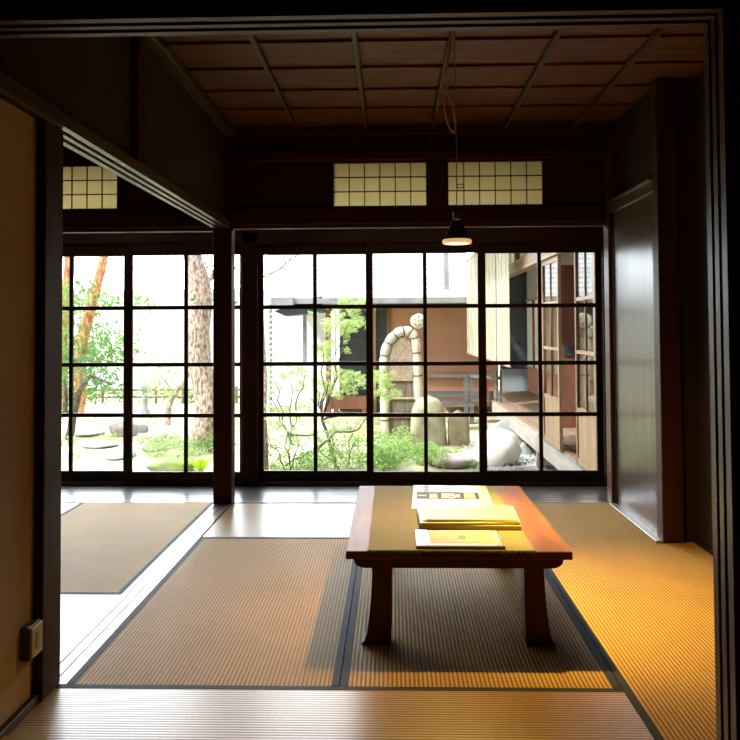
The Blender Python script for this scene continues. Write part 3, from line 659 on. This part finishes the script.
# slender tree in the middle-left panes
t = thing('slender_tree', on_ground(168, 425), 'slender young tree in front of the low hedge, left of the pine', 'tree'); bs = Vector(t.location); Y = bs.y
b = MB(); b.tube([at(x, y, Y)-bs for x, y in ((168, 425), (168, 412), (170, 402), (174, 395), (181, 386), (188, 376), (192, 366))], [.06, .055, .05, .045, .04, .03, .02], 8); branch(b, at(174, 395, Y)-bs, at(160, 375, Y)-bs, .025, .01); b.build('trunk', M['bark'], t)
b = MB()
for (x, y, rx, rz_, n) in ((160, 378, .35, .25, 70), (170, 388, .4, .2, 90), (154, 366, .3, .15, 30), (146, 340, .3, .3, 14), (150, 328, .3, .3, 14), (172, 358, .35, .12, 40), (138, 390, .2, .2, 12), (143, 300, .2, .3, 8), (145, 272, .3, .2, 10)): leaves(b, at(x, y, Y)-bs, (rx, .5, rz_), n, .05)
b.build('leaves', M['leafA'], t)
# stone post
p = on_ground(145, 416); t = thing('stone_post', p, 'small stone post standing behind the dark round stone in the left garden', 'post')
b = MB(); b.lathe([(0, .0), (.10, 0), (.09, .1), (.055, .13), (.05, .42), (.06, .46), (.12, .48), (.13, .54), (.05, .62), (0, .63)], seg=8); b.build('post', M['stoneG'], t)
# low hedge line
t = thing('low_hedge', on_ground(130, 402), 'low bamboo fence and hedge strip across the back of the garden', 'hedge'); bs = Vector(t.location); Y = bs.y
b = MB()
for k in range(60): leaves(b, (rnd.uniform(-3.4, 3.2), rnd.uniform(-.3, .3), rnd.uniform(.05, .25)), (.25, .25, .14), 16, .05)
b.build('leaves', M['leafB'], t)
b = MB()
for z in (.14, .30): b.tube([(-3.6, -.35, z), (3.3, -.35, z)], .022, 6)
for k in range(12): b.tube([(-3.5+k*.6, -.35, 0), (-3.5+k*.6, -.35, .38)], .03, 6)
b.build('bamboo_rail', M['reed'], t)

def rock(px, py, w, h, m_, lab, nm='garden_rock', seed=0, d=None, flat=0, group='rocks in the garden', rough=.14):
    p = on_ground(px, py); hw = w/2*p.y/F; hh = h*p.y/F; d = d or hw*.85
    b = MB(); b.rock((0, 0, hh*.42), (hw, d, hh*.6), seed, 3, rough)
    o = b.build(nm, m_); o.location = (p.x, p.y+d*.8, GZ); return tag(o, lab, 'rock', group)
def standing(px, py, w, h, m_, lab, seed, lean=0):
    from mathutils import noise
    p = on_ground(px, py); s_ = p.y/F; hw = w/2*s_; hh = h*s_; b = MB(); NR, NS = 16, 22; vs = []
    for i in range(NR+1):
        u = i/NR; z = hh*(u*1.0); k = 1.0 if u < .62 else math.sqrt(max(0, 1-((u-.62)/.38)**2.3))
        k *= 1.04-.10*u
        for j in range(NS):
            a_ = 2*math.pi*j/NS; ca, sa = math.cos(a_), math.sin(a_); q = (abs(ca)**2.8+abs(sa)**2.8)**(-1/2.8)
            r_ = 1+.16*noise.noise(Vector((ca*1.2+seed*3.3, sa*1.2, z*1.6)))+.05*noise.noise(Vector((ca*4, sa*4+seed, z*5)))
            vs.append((ca*q*hw*k*r_+lean*u*hw, sa*q*hw*.8*k*r_, z-.03+.03*math.sin(a_*2+seed)*u*hh))
    fs = [(i*NS+j, i*NS+(j+1) % NS, (i+1)*NS+(j+1) % NS, (i+1)*NS+j) for i in range(NR) for j in range(NS)]+[tuple(range(NR*NS, NR*NS+NS))]
    b.add(vs, fs, 0, True); o = b.build('standing_stone', m_); o.location = (p.x, p.y+hw*.8, GZ)
    return tag(o, lab, 'stone', 'standing stones in front of the orange building')
standing(429.5, 447, 34, 51, M['stoneA'], 'tall rounded buff standing stone in front of the woven fence', 3)
standing(459.5, 446, 22, 37, M['stoneB'], 'shorter brown standing stone right of the tall buff one', 5)
rock(501, 468, 46, 36, M['stoneW'], 'big sun-bleached white boulder on the gravel', seed=2, d=.28)
rock(508, 446, 38, 24, M['stoneG'], 'grey boulder behind the white boulder', seed=4)
rock(527, 456, 13, 13, M['stoneG'], 'small grey stone right of the white boulder', seed=8)
rock(452, 469, 42, 11, M['stoneP'], 'flat purplish stone in front of the ferns', seed=6, d=.3)
rock(168, 474, 48, 12, M['moss'], 'flat moss-edged rock close to the left room windows', seed=9, d=.25)
rock(120, 437, 30, 14, M['stoneP'], 'brown boulder lying on the pale ground in the leftmost window', seed=10)
rock(140, 433, 13, 9, M['stoneG'], 'small dark round stone right of the brown boulder', seed=12)
for i, (x, y, w, lab) in enumerate(((95, 449, 34, 'flat stepping stone just below the brown boulder'), (115, 460, 30, 'flat stepping stone nearest the leftmost window'), (84, 437, 26, 'flat stepping stone beside the arching shrub'), (300, 436, 30, 'pale flat stone under the bush in the left of the three windows'), (150, 452, 24, 'flat stepping stone below the groundcover in the left room view'))):
    rock(x, y, w, 4, M['stoneA'] if i == 3 else M['stoneG'], lab, 'stepping_stone', 20+i, group='stepping stones', d=.28)

# groundcover and ferns
def cover(name, spots, m_, lab, cat, s, dens, h):
    p0 = on_ground(*spots[0][:2]); t = thing(name, p0, lab, cat); b = MB()
    for (x, y, wx, n) in spots:
        p = on_ground(x, y)-p0; rx = wx*on_ground(x, y).y/F
        leaves(b, (p.x, p.y, h*.5), (rx, rx*.9+.1, h*.55), int(n*dens), s, .2, 1.2)
    o = b.build('leaves', m_, t); return t
cover('groundcover', [(395, 462, 22, 300), (425, 464, 16, 220), (380, 450, 14, 150), (405, 445, 16, 150), (385, 470, 18, 200), (440, 468, 10, 60)], M['leafG'], 'low bright green groundcover below the woven fence', 'groundcover', .026, 3.2, .26)
cover('groundcover', [(150, 450, 14, 120), (170, 447, 14, 120), (160, 455, 16, 100), (190, 452, 9, 60), (150, 430, 12, 60), (185, 458, 10, 50)], M['leafA'], 'pale low plants around the foot of the pine', 'groundcover', .03, 2.4, .2)
cover('groundcover', [(212, 452, 8, 60), (212, 440, 8, 60), (200, 455, 8, 30), (228, 455, 8, 60)], M['leafB'], 'dark green low plants right of the pine foot', 'groundcover', .03, 2.4, .22)
cover('groundcover', [(68, 445, 8, 60), (70, 460, 8, 30), (110, 440, 10, 24), (95, 400, 20, 20), (130, 425, 12, 30), (90, 425, 14, 24)], M['leafA'], 'sparse weeds on the pale ground at the far left', 'groundcover', .03, 1.2, .12)
def fern(px, py, n, l, m_, lab, cat='fern', gname='ferns by the stones'):
    p = on_ground(px, py); t = thing('fern', p, lab, cat, gname)
    for k in range(n):
        a = 6.28*k/n+rnd.uniform(-.2, .2); ll = l*rnd.uniform(.75, 1.15); m = MB(); hgt = ll*rnd.uniform(.55, .9)
        c_ = [Vector((math.cos(a)*ll*u, math.sin(a)*ll*u, hgt*math.sin(min(u*2.2, 2.3))*.9+.01)) for u in [i/10 for i in range(11)]]
        sd_ = Vector((-math.sin(a), math.cos(a), 0)); m.tube(c_, .003, 4)
        for i in range(1, 11):
            w = ll*.22*math.sin(math.pi*(i/10)**.7)+.008
            for s_ in (-1, 1):
                d_ = (c_[i]-c_[i-1]); m.add([c_[i-1], c_[i-1]+d_*.9, c_[i]+sd_*s_*w+d_*.5+Vector((0, 0, -w*.15)), ], [(0, 1, 2)], 0)
        m.build('frond', m_, t)
fern(452, 459, 12, .15, M['leafG'], 'small fern at the foot of the standing stones')
fern(431, 467, 10, .13, M['leafG'], 'small fern beside the flat purplish stone')
fern(474, 470, 9, .14, M['leafB'], 'small fern left of the white boulder')
fern(201, 474, 12, .24, M['lime'], 'bright lime-green leafy plant beside the mossy rock')

# ---- maple and bushes in the left of the three windows
t = thing('maple_tree', on_ground(335, 462), 'slim maple with lime-green layered leaves before the dark blue doorway', 'tree'); bs = Vector(t.location); Y = bs.y
b = MB()
branch(b, (0, 0, 0), at(322, 420, Y)-bs, .025, .018, .08); br = at(322, 420, Y)-bs
for q in ((330, 372), (345, 330), (322, 345), (350, 318), (315, 380), (360, 410)): branch(b, br, at(q[0], q[1], Y+rnd.uniform(-.3, .3))-bs, .014, .005, .12, 5)
b.tube([at(x, y, Y)-bs for x, y in ((318, 448), (328, 440), (336, 432), (350, 432), (358, 430), (366, 418))], [.02, .018, .016, .013, .01, .006], 6)
b.tube([at(x, y, Y+.1)-bs for x, y in ((349, 450), (349, 440), (353, 433))], .010, 6)
b.build('trunk', M['twig'], t)
DENS = 2.6
def leaf(b, p, s, star):
    nrm = Vector((rnd.gauss(0, .8), rnd.gauss(0, .8), 1)).normalized(); a = Matrix.Rotation(rnd.random()*6.28, 3, nrm) @ nrm.orthogonal().normalized()
    for d in ((-.9, 0, .9) if star else (0,)):
        v = Matrix.Rotation(d, 3, nrm) @ a; e = nrm.cross(v); w = s*(.2 if star else .34)
        b.add([p, p+v*s-e*w, p+v*s*2-nrm*s*.3, p+v*s+e*w], [(0, 1, 2, 3)])
def clumps(lst, Y, bs, s, m_, t, dy=.22, star=False):
    b = MB()
    for (x, y, wx, hy, n) in lst:
        c = at(x, y, Y)-bs
        for k in range(max(3, int(n/7))):       # sprays of leaves along short twigs
            o_ = Vector((rnd.gauss(0, .62)*wx*Y/F, rnd.gauss(0, dy), rnd.gauss(0, .62)*hy*Y/F)); a = rnd.random()*6.28; q = c+o_
            e_ = Vector((math.cos(a), math.sin(a), rnd.uniform(-.25, .35)))*s*rnd.uniform(3, 6)
            for j in range(int(DENS*7)): u = rnd.random(); leaf(b, q+e_*u+Vector((rnd.gauss(0, 1), rnd.gauss(0, 1), rnd.gauss(0, .6)))*s*.9, s*rnd.uniform(.6, 1.15), star)
    return b.build('leaves', m_, t)
clumps([(345, 306, 15, 6, 130), (358, 299, 8, 5, 50), (335, 318, 16, 6, 130), (352, 322, 12, 5, 90), (328, 328, 12, 5, 80), (350, 334, 9, 5, 50), (330, 347, 14, 6, 110), (322, 355, 8, 5, 40), (333, 372, 12, 7, 80), (325, 390, 12, 8, 90), (352, 378, 12, 6, 90), (345, 388, 12, 5, 80), (385, 384, 9, 8, 110), (380, 372, 9, 6, 60), (392, 391, 7, 6, 60)], Y, bs, .024, M['leafM'], t, star=True)
def bush(px, py, lst, stems, m_, lab, s=.026, nm='garden_bush'):
    t = thing(nm, on_ground(px, py), lab, 'shrub', 'bushes outside the windows'); bs = Vector(t.location); Y = bs.y
    b = MB()
    for (x0, y0, x1, y1) in stems: branch(b, at(x0, y0, Y)-bs, at(x1, y1, Y)-bs, .010, .004, .12, 5)
    b.build('stems', M['twig'], t); clumps(lst, Y, bs, s, m_, t)
bush(290, 466, [(275, 385, 12, 8, 90), (290, 372, 14, 7, 90), (303, 382, 12, 8, 80), (283, 408, 16, 4, 100), (305, 404, 12, 5, 60), (270, 410, 8, 4, 40), (275, 372, 9, 5, 40), (300, 370, 9, 4, 40)],
     [(290, 466, 282, 420), (282, 420, 275, 375), (290, 466, 296, 410), (296, 410, 305, 375), (290, 440, 268, 395), (292, 430, 290, 380)], M['leafA'], 'loose pale bush with thin stems in the left of the three windows', .022)
bush(275, 470, [(272, 452, 10, 8, 100), (285, 448, 12, 7, 90), (275, 425, 10, 6, 60), (300, 425, 10, 5, 50), (285, 463, 14, 7, 140), (300, 458, 10, 6, 80), (262, 468, 7, 5, 40), (295, 440, 12, 4, 60), (310, 466, 9, 6, 80), (280, 435, 9, 4, 40)],
     [(285, 470, 265, 430), (290, 470, 300, 440), (285, 466, 310, 450), (268, 468, 262, 430)], M['leafG'], 'low twiggy bush near the window post', .022)
bush(340, 468, [(335, 452, 16, 9, 210), (355, 460, 16, 8, 190), (310, 452, 14, 8, 120), (325, 462, 14, 8, 150), (330, 436, 14, 6, 90), (350, 445, 12, 5, 90), (370, 440, 9, 6, 60), (345, 424, 14, 4, 60), (365, 452, 9, 8, 80)],
     [(335, 470, 330, 430), (345, 470, 356, 440), (340, 470, 320, 450)], M['leafG'], 'dense green bush under the maple', .024)
p = on_ground(264, 474); b = MB(); b.tube([(0, 0, 0), (0, 0, .35), (-.01, 0, .62)], [.055, .05, .04], 10, 0, .05)
o = b.build('tree_stump', M['bark']); o.location = p; tag(o, 'thin brown stump at the left corner of the three windows', 'stump')
# branch hanging into view at the top left of that window comes from a tall tree left of the roof
t = thing('tall_tree', on_ground(262, 425), 'tall thin tree whose bare twig crosses the roof at upper left', 'tree'); bs = Vector(t.location); Y = bs.y
b = MB(); b.tube([at(x, y, Y)-bs for x, y in ((262, 425), (264, 380), (262, 340), (260, 300), (262, 270), (261, 240))], [.07, .06, .05, .045, .04, .03], 8)
b.tube([at(x, y, Y-.1)-bs for x, y in ((263, 277), (272, 273), (281, 268), (287, 262), (296, 256), (306, 250))], [.02, .02, .018, .016, .013, .008], 6)
b.tube([at(x, y, Y-.1)-bs for x, y in ((286, 264), (285, 258), (289, 257), (290, 262))], [.012]*4, 6); b.build('trunk', M['bark'], t)
b = MB(); leaves(b, at(268, 355, Y)-bs, (.12, .2, .4), 24, .03); leaves(b, at(268, 330, Y)-bs, (.1, .2, .2), 10, .03); b.build('leaves', M['leafB'], t)

# ---- cross building with orange wall
WY = 15.5
def X(px, py=340, Y=WY): return at(px, py, Y).x
def Zz(px, py, Y=WY): return at(px, py, Y).z
cb = thing('orange_building', (X(430), WY, GZ), 'low orange-plastered building with a long grey roof across the garden', 'building')
ox, oy, oz = cb.location
def P(name, m_, boxes, par=None):
    b = MB()
    for (x0, x1, y0, y1, z0, z1) in boxes: b.box(x0-ox, x1-ox, y0-oy, y1-oy, z0-oz, z1-oz)
    return b.build(name, m_, par or cb)
xw0, xw1 = X(387), 2.08
P('wall', M['orange'], [(xw0, xw1, WY, WY+.15, GZ, 2.3)])
P('wall_left_bay', M['outwhite'], [(X(262), X(327), WY+.6, WY+.7, GZ, 2.3)])
P('doorway', M['navy'], [(X(338), X(372), WY+.3, WY+.4, GZ, 2.3)])
P('side_panel', M['navy'], [(X(376), X(387), WY+.04, WY+.1, GZ, 2.3)])
P('post', M['wbrown'], [(X(326), X(331), WY-.05, WY+.05, GZ, 2.2)]); P('post', M['outwhite'], [(X(334.5), X(337), WY-.05, WY+.0, GZ, 2.2)])
P('post', M['wpale'], [(X(372), X(376), WY-.05, WY+.05, GZ, 2.2)]); P('post', M['gutter'], [(X(303), X(306.5), WY-.02, WY+.06, Zz(305, 364), 2.2)])
P('post', M['wbrown'], [(X(387), X(391), WY-.04, WY, GZ, 2.2)])
P('base_board', M['wgrey'], [(X(418), X(500), WY-.03, WY, Zz(440, 405), Zz(440, 391))])
P('rail', M['gutter'], [(X(426), X(470), WY-.12, WY-.08, Zz(440, 377), Zz(440, 374))])
P('under_eave_board', M['navy'], [(X(308), X(387), WY-.02, WY+.02, Zz(340, 311), 2.2)])
P('low_bench', M['brownboard'], [(X(332), X(372), WY-.2, WY+.2, Zz(350, 408), Zz(350, 396)), (X(334), X(338), WY-.2, WY+.1, GZ, Zz(350, 408)), (X(362), X(366), WY-.2, WY+.1, GZ, Zz(350, 408))])
P('foundation', M['brownboard'], [(X(455), 1.62, WY-.75, WY-.7, GZ, -.22)])
P('corridor_floor', M['brownboard'], [(X(440), X(500), WY-.9, WY, -.22, -.14)])
EY = 14.5; ez = at(370, 297, EY).z; b = MB()
xe0, xe1 = at(270, 297, EY).x, 1.55
prof = []
b.add([(xe0-ox, EY-oy, ez-oz), (xe1-ox, EY-oy, ez-oz), (xe1-ox, 19.5-oy, ez+2.6-oz), (xe0-.9-ox, 19.5-oy, ez+2.6-oz),
       (xe0-ox, EY-oy, ez-.07-oz), (xe1-ox, EY-oy, ez-.07-oz), (xe1-ox, 19.5-oy, ez+2.5-oz), (xe0-.9-ox, 19.5-oy, ez+2.5-oz)],
      [(0, 1, 2, 3), (7, 6, 5, 4), (0, 4, 5, 1), (1, 5, 6, 2), (2, 6, 7, 3), (3, 7, 4, 0)])
k = 0
while k < 24:      # shingle courses
    t_ = (k+.3)/24; y = EY+5*t_; z = ez+2.6*t_; b.box(xe0-.9*t_-ox, xe1-ox, y-oy, y+.19-oy, z-oz-.01, z+.035-oz); k += 1
b.build('roof', M['roof'], cb)
P('gutter', M['gutter'], [(xe0+.1, xe1, EY-.12, EY-.02, ez-.12, ez-.02)])
P('eave_soffit', M['wbrown_y'], [(xe0+.2, xe1, EY, WY, ez-.14, ez-.09)])
P('downpipe', M['gutter'], [(at(444, 290, EY+.3).x, at(449, 290, EY+.3).x, EY+.25, EY+.32, ez, 3.4)])
b = MB(); a0, a1, a2 = at(274, 311, EY), at(322, 296, EY), at(322, 312, EY)      # small side roof under the main eave
b.add([(v.x-ox, v.y-oy+d, v.z-oz) for d in (0, .8) for v in (a0, a1, a2, at(285, 316, EY))], [(0, 1, 2, 3), (7, 6, 5, 4), (0, 4, 5, 1), (1, 5, 6, 2), (2, 6, 7, 3), (3, 7, 4, 0)]); b.build('side_roof', M['navy'], cb)
b = MB(); cx_ = at(271, 330, EY-.05).x
for k in range(20): b.rock((cx_-ox, EY-.1-oy, ez-.15-k*.1-oz), (.035, .035, .045), k, 1, .1)
b.build('rain_chain', M['gutter'], cb)
b = MB(); b.box(xe0+.05-ox, xe0+.45-ox, EY-.2-oy, EY-.05-oy, ez-.18-oz, ez-oz); b.build('hopper', M['gutter'], cb)

# ---- woven sleeve fence
SY = 12.6
t = thing('woven_fence', on_ground(402, 436), 'arched woven reed garden screen with a pale wrapped rim', 'fence'); bs = Vector(t.location); SY = bs.y
def rs(px, py, dy=0): return at(px, py, SY+dy)-bs
b = MB(); rim = [(385, 437), (385, 410), (384, 385), (383.5, 365), (385, 350), (390, 339), (398, 332), (407, 330), (413, 333), (416, 341), (417, 360), (418, 385), (419, 410), (419, 437)]
rp = smooth([rs(*q) for q in rim], 2); b.tube(rp, [.060+.011*abs(math.sin(i*math.pi/4)) for i in range(len(rp))], 12, 0, .05); b.build('wrapped_rim', M['rimreed'], t)
b = MB()
for k in range(4, len(rp)-4, 4):
    d = (rp[k+1]-rp[k-1]).normalized(); b.tube([rp[k]-d*.006, rp[k]+d*.006], .072, 12); b.build('tie', M['rope'], t); b = MB()
b = MB(); c = rs(418, 321, -.02)
b.rock(c, (.118, .09, .115), 3, 3, .05); b.build('knot', M['rimreed'], t)
b = MB()
for a, r in ((.3, .06), (1.5, .07), (2.6, .05), (3.9, .07), (5.1, .06), (0, 0)): b = MB(); b.rock((c.x+r*math.cos(a), c.y-.085, c.z+r*math.sin(a)), (.012, .012, .012), 1, 1, 0); b.build('knot_hole', M['rope'], t)
xl, xr = rs(387, 380).x, rs(415, 380).x; zt, zm, zb = rs(400, 336).z, rs(400, 380).z, 0
b = MB(); n = 26; 
for k in range(-n, n):
    for s_ in (-1, 1):
        x0 = xl+(xr-xl)*k/n*1.0; pts = []
        zz = zm
        p0 = Vector((x0, -.01*s_, zm)); p1 = Vector((x0+s_*(zt-zm), -.01*s_, zt))
        if s_ < 0: p0.x = x0+(xr-xl); p1.x = x0+(xr-xl)-(zt-zm)
        # clip to the arch
        def inside(p): 
            cxm = (xl+xr)/2; hw = (xr-xl)/2; f = (p.z-zm)/(zt-zm); lim = hw*math.sqrt(max(0, 1-max(0, f-.55)**2/.2025)); return abs(p.x-cxm) <= lim
        sg = [p0.lerp(p1, i/30) for i in range(31)]; run = []
        for p_ in sg:
            if inside(p_): run.append(p_)
        if len(run) > 2 and abs(k) % 2 == 0: b.tube([run[0], run[-1]], .011, 4)
b.build('diagonal_weave', M['lattice'], t)
b = MB()
for k in range(30):
    x = xl+(xr-xl)*(k+.5)/30; b.tube([(x, .03+.01*rnd.random(), 0), (x+rnd.uniform(-.005, .005), .03, zm+ (0.02 if k % 2 else .03))], .0095, 6)
for k in range(26):
    x = xl-.1+(xr-xl+.2)*(k+.5)/26
b.build('upright_reeds', M['reed'], t)
b = MB(); hw_ = (xr-xl)/2; cxm = (xl+xr)/2
arc = [(cxm+hw_*math.cos(a), zm+(zt-zm)*(.55+.45*math.sin(a))) for a in [math.pi*i/12 for i in range(13)]]
b.prism([(xl, zm), (xr, zm)]+arc, .015, 'Y', .045); b.build('backing', M['reed'], t)
b = MB()
for z in (zm, zm-.28, zm-.56): b = MB(); b.tube([(xl, -.0, z), (xr, -.0, z)], .02, 6); b.build('cross_pole', M['lattice'], t)

# ---- right wing with its veranda
VX = 1.68; VX2 = 2.62
wg = thing('veranda_wing', (VX, 9.5, GZ), 'wooden wing with an open veranda running away along the right', 'building'); ox, oy, oz = wg.location
def V(name, m_, boxes, par=None): return P(name, m_, boxes, par or wg)
b = MB(); x = VX
while x < 3.4: b.box(x-ox, x+.113-ox, 6.42-oy, 15.4-oy, -.035-oz, -oz); x += .116
b.build('veranda_deck', M['wbrown_y'], wg)
V('deck_edge', M['wgrey_y'], [(VX-.05, VX+.01, 6.42, 13.0, -.17, .005)])
V('deck_sill', M['wpale'], [(VX+.01, VX+.06, 6.42, 13.0, .0, .02)])
for y in (7.75, 9.3, 10.9, 12.3): V('short_post', M['wgrey_y'], [(VX+.0, VX+.09, y-.05, y+.05, GZ, -.04)])
V('under_board', M['brownboard'], [(VX+.6, VX+.64, 6.42, 15.4, GZ, -.04)])
V('header_beam', M['wbrown_y'], [(VX-.06, VX+.06, 6.42, 15.4, 1.955, 2.10)]); V('header_lip', M['wpale'], [(VX-.075, VX-.055, 6.42, 15.4, 1.95, 1.985)])
V('upper_panels', M['outwhite'], [(VX-.0, VX+.02, 6.42, 15.4, 2.10, 2.62)])
for y in (7.0, 8.7, 10.4, 12.3): V('upper_post', M['wbrown'], [(VX-.06, VX+.06, y-.06, y+.06, 2.10, 2.62)])
V('inner_wall_upper', M['outwhite'], [(VX2, VX2+.06, 9.82, 15.4, .48, 1.72)]); V('inner_wall_lower', M['orange'], [(VX2, VX2+.06, 9.82, 15.4, 0, .45)]); V('inner_wall_top', noisy('beige_plaster', (.40, .38, .30), (.46, .44, .36), .9, (2, 2, 2), 0), [(VX2, VX2+.06, 9.82, 15.4, 1.76, 2.6)])
V('inner_rail', M['wbrown_y'], [(VX2-.03, VX2+.07, 9.82, 15.4, .45, .48), (VX2-.03, VX2+.07, 9.82, 15.4, 1.72, 1.77)])
for y in (11.2, 12.9, 14.6): V('inner_post', M['wbrown'], [(VX2-.03, VX2+.07, y-.04, y+.04, .45, 1.75)])
V('end_wall_upper', M['navy'], [(2.1, VX2, 15.36, 15.44, .42, 2.6)]); V('end_wall_lower', M['bluegrey'], [(2.1, VX2, 15.35, 15.44, 0, .42)])
V('partition', M['brownboard'], [(2.06, VX2+.3, 9.76, 9.82, 0, 2.0)]); V('partition_handle', M['navy'], [(2.11, 2.33, 9.74, 9.76, .88, 1.0)])
V('veranda_ceiling', M['brownboard'], [(VX, VX2+.3, 6.42, 15.4, 2.6, 2.64)])
V('inner_wall_near', M['brownboard'], [(VX2+.3, VX2+.36, 6.42, 9.76, 0, 2.6)])
b = MB(); b.add([(VX-.75-ox, 6.95-oy, 2.58-oz), (VX-.75-ox, 13.4-oy, 2.58-oz), (4.2-ox, 13.4-oy, 4.0-oz), (4.2-ox, 6.95-oy, 4.0-oz), (VX-.75-ox, 6.95-oy, 2.66-oz), (VX-.75-ox, 13.4-oy, 2.66-oz), (4.2-ox, 13.4-oy, 4.08-oz), (4.2-ox, 6.95-oy, 4.08-oz)],
      [(0, 1, 2, 3), (7, 6, 5, 4), (0, 4, 5, 1), (1, 5, 6, 2), (2, 6, 7, 3), (3, 7, 4, 0)]); b.build('roof', M['roof'], wg)
V('eave_board', M['wbrown_y'], [(VX-.77, VX-.73, 6.95, 13.4, 2.54, 2.62)])
# sliding glass doors standing half open on the veranda edge
def gdoor(y0, y1, lab, dx=0):
    t = thing('glass_sliding_door', (VX-.02+dx, (y0+y1)/2, .02), lab, 'sliding door', 'glass doors along the veranda edge'); h = (y1-y0)/2
    for s_ in (-1, 1):
        b = MB(); a, c = sorted((s_*h, s_*(h-.05))); b.box(-.016, .016, a, c, 0, 1.93); b.build('stile', M['wpale' if s_ < 0 else 'wbrown'], t)
    b = MB()
    for z0, z1 in ((0, .06), (.46, .50), (.98, 1.01), (1.45, 1.48), (1.88, 1.93)): b.box(-.014, .014, -h+.05, h-.05, z0, z1)
    b.build('rails', M['wpale'], t)
    b = MB(); b.box(-.01, .01, -.012, .012, .5, 1.88); b.build('muntin', M['wbrown'], t)
    b = MB()
    for k in range(5): a = -h+.05+(2*h-.1)*k/5; b.box(-.006, .006, a+.002, a+(2*h-.1)/5-.002, .06, .46)
    b.build('board_panel', M['wpale'], t)
    b = MB(); b.box(-.002, .002, -h+.05, h-.05, .5, 1.88); b.build('glass_pane', M['glass2'], t)
gdoor(7.84, 8.68, 'glass door standing beyond the dark opening of the wing')
gdoor(6.44, 7.14, 'nearest glass door of the wing, at the right edge of the windows')
# blinds
def blind(xa, y0, y1, z0, z1, lab):
    t = thing('bamboo_blind', (xa, (y0+y1)/2, z0), lab, 'blind', 'reed blinds hanging from the eaves'); h = (y1-y0)/2; H = z1-z0; b = MB(); n = int(H/.028)
    for k in range(n): z = H*k/n; b.box(-.004, .004, -h, h, z, z+H/n*.86)
    b.build('reeds', M['blind'], t)
    b = MB(); b.tube([(0, -h-.04, H+.01), (0, h+.04, H+.01)], .018, 8); b.tube([(0, -h, -.01), (0, h, -.01)], .014, 8); b.build('rod', M['wpale'], t)
    b = MB()
    for u in (-.6, 0, .6): b.box(-.007, .007, u*h-.008, u*h+.008, 0, H)
    b.build('strings', M['lattice'], t)
blind(1.36, 12.45, 14.3, .78, 2.42, 'farther reed blind hanging left of the thick sash bar')
blind(1.44, 10.95, 12.2, .77, 2.56, 'reed blind in the right window, left of the brighter nearest blind')
blind(1.44, 9.7, 10.85, .76, 2.56, 'nearest and brightest reed blind hanging by the header beam')
# corridor railing at the end
t = thing('wooden_railing', at(470, 405, 13.6), 'small weathered wooden railing in front of the orange wall', 'railing'); bs = Vector(t.location)
b = MB()
for px in (466, 471.5): q = at(px, 380, 13.6)-bs; b.box(q.x-.035, q.x+.035, -.03, .03, GZ-bs.z, at(px, 374, 13.6).z-bs.z)
for px in (497, 501): q = at(px, 380, 13.0)-bs; b.box(q.x-.018, q.x+.018, -.6, -.54, -bs.z-.2, at(px, 370, 13.0).z-bs.z)
b.build('posts', M['wgrey'], t)
b = MB(); b.obox(at(470, 376, 13.6)-bs, at(499, 378, 13.0)-bs, .04, .05); b.obox(at(430, 376, 13.6)-bs, at(470, 376, 13.6)-bs, .04, .05); b.obox(at(470, 404, 13.6)-bs, at(430, 404, 13.6)-bs, .05, .10); b.build('rails', M['wgrey'], t)
b = MB(); a_ = at(472, 391, 13.5)-bs; c_ = at(496, 404, 13.2)-bs; b.box(a_.x, c_.x, -.1, -.06, c_.z, a_.z); b.build('panel', M['wgrey'], t)
b = MB(); q = at(486, 386, 13.4); b.box(-.02, .02, -.02, .02, -.16, .16, 0, .008); o = b.build('red_lantern', plain('red_paint', (.6, .03, .02), .5)); o.location = q; 
tag(o, 'small red cylinder showing behind the thick sash bar', 'lantern')
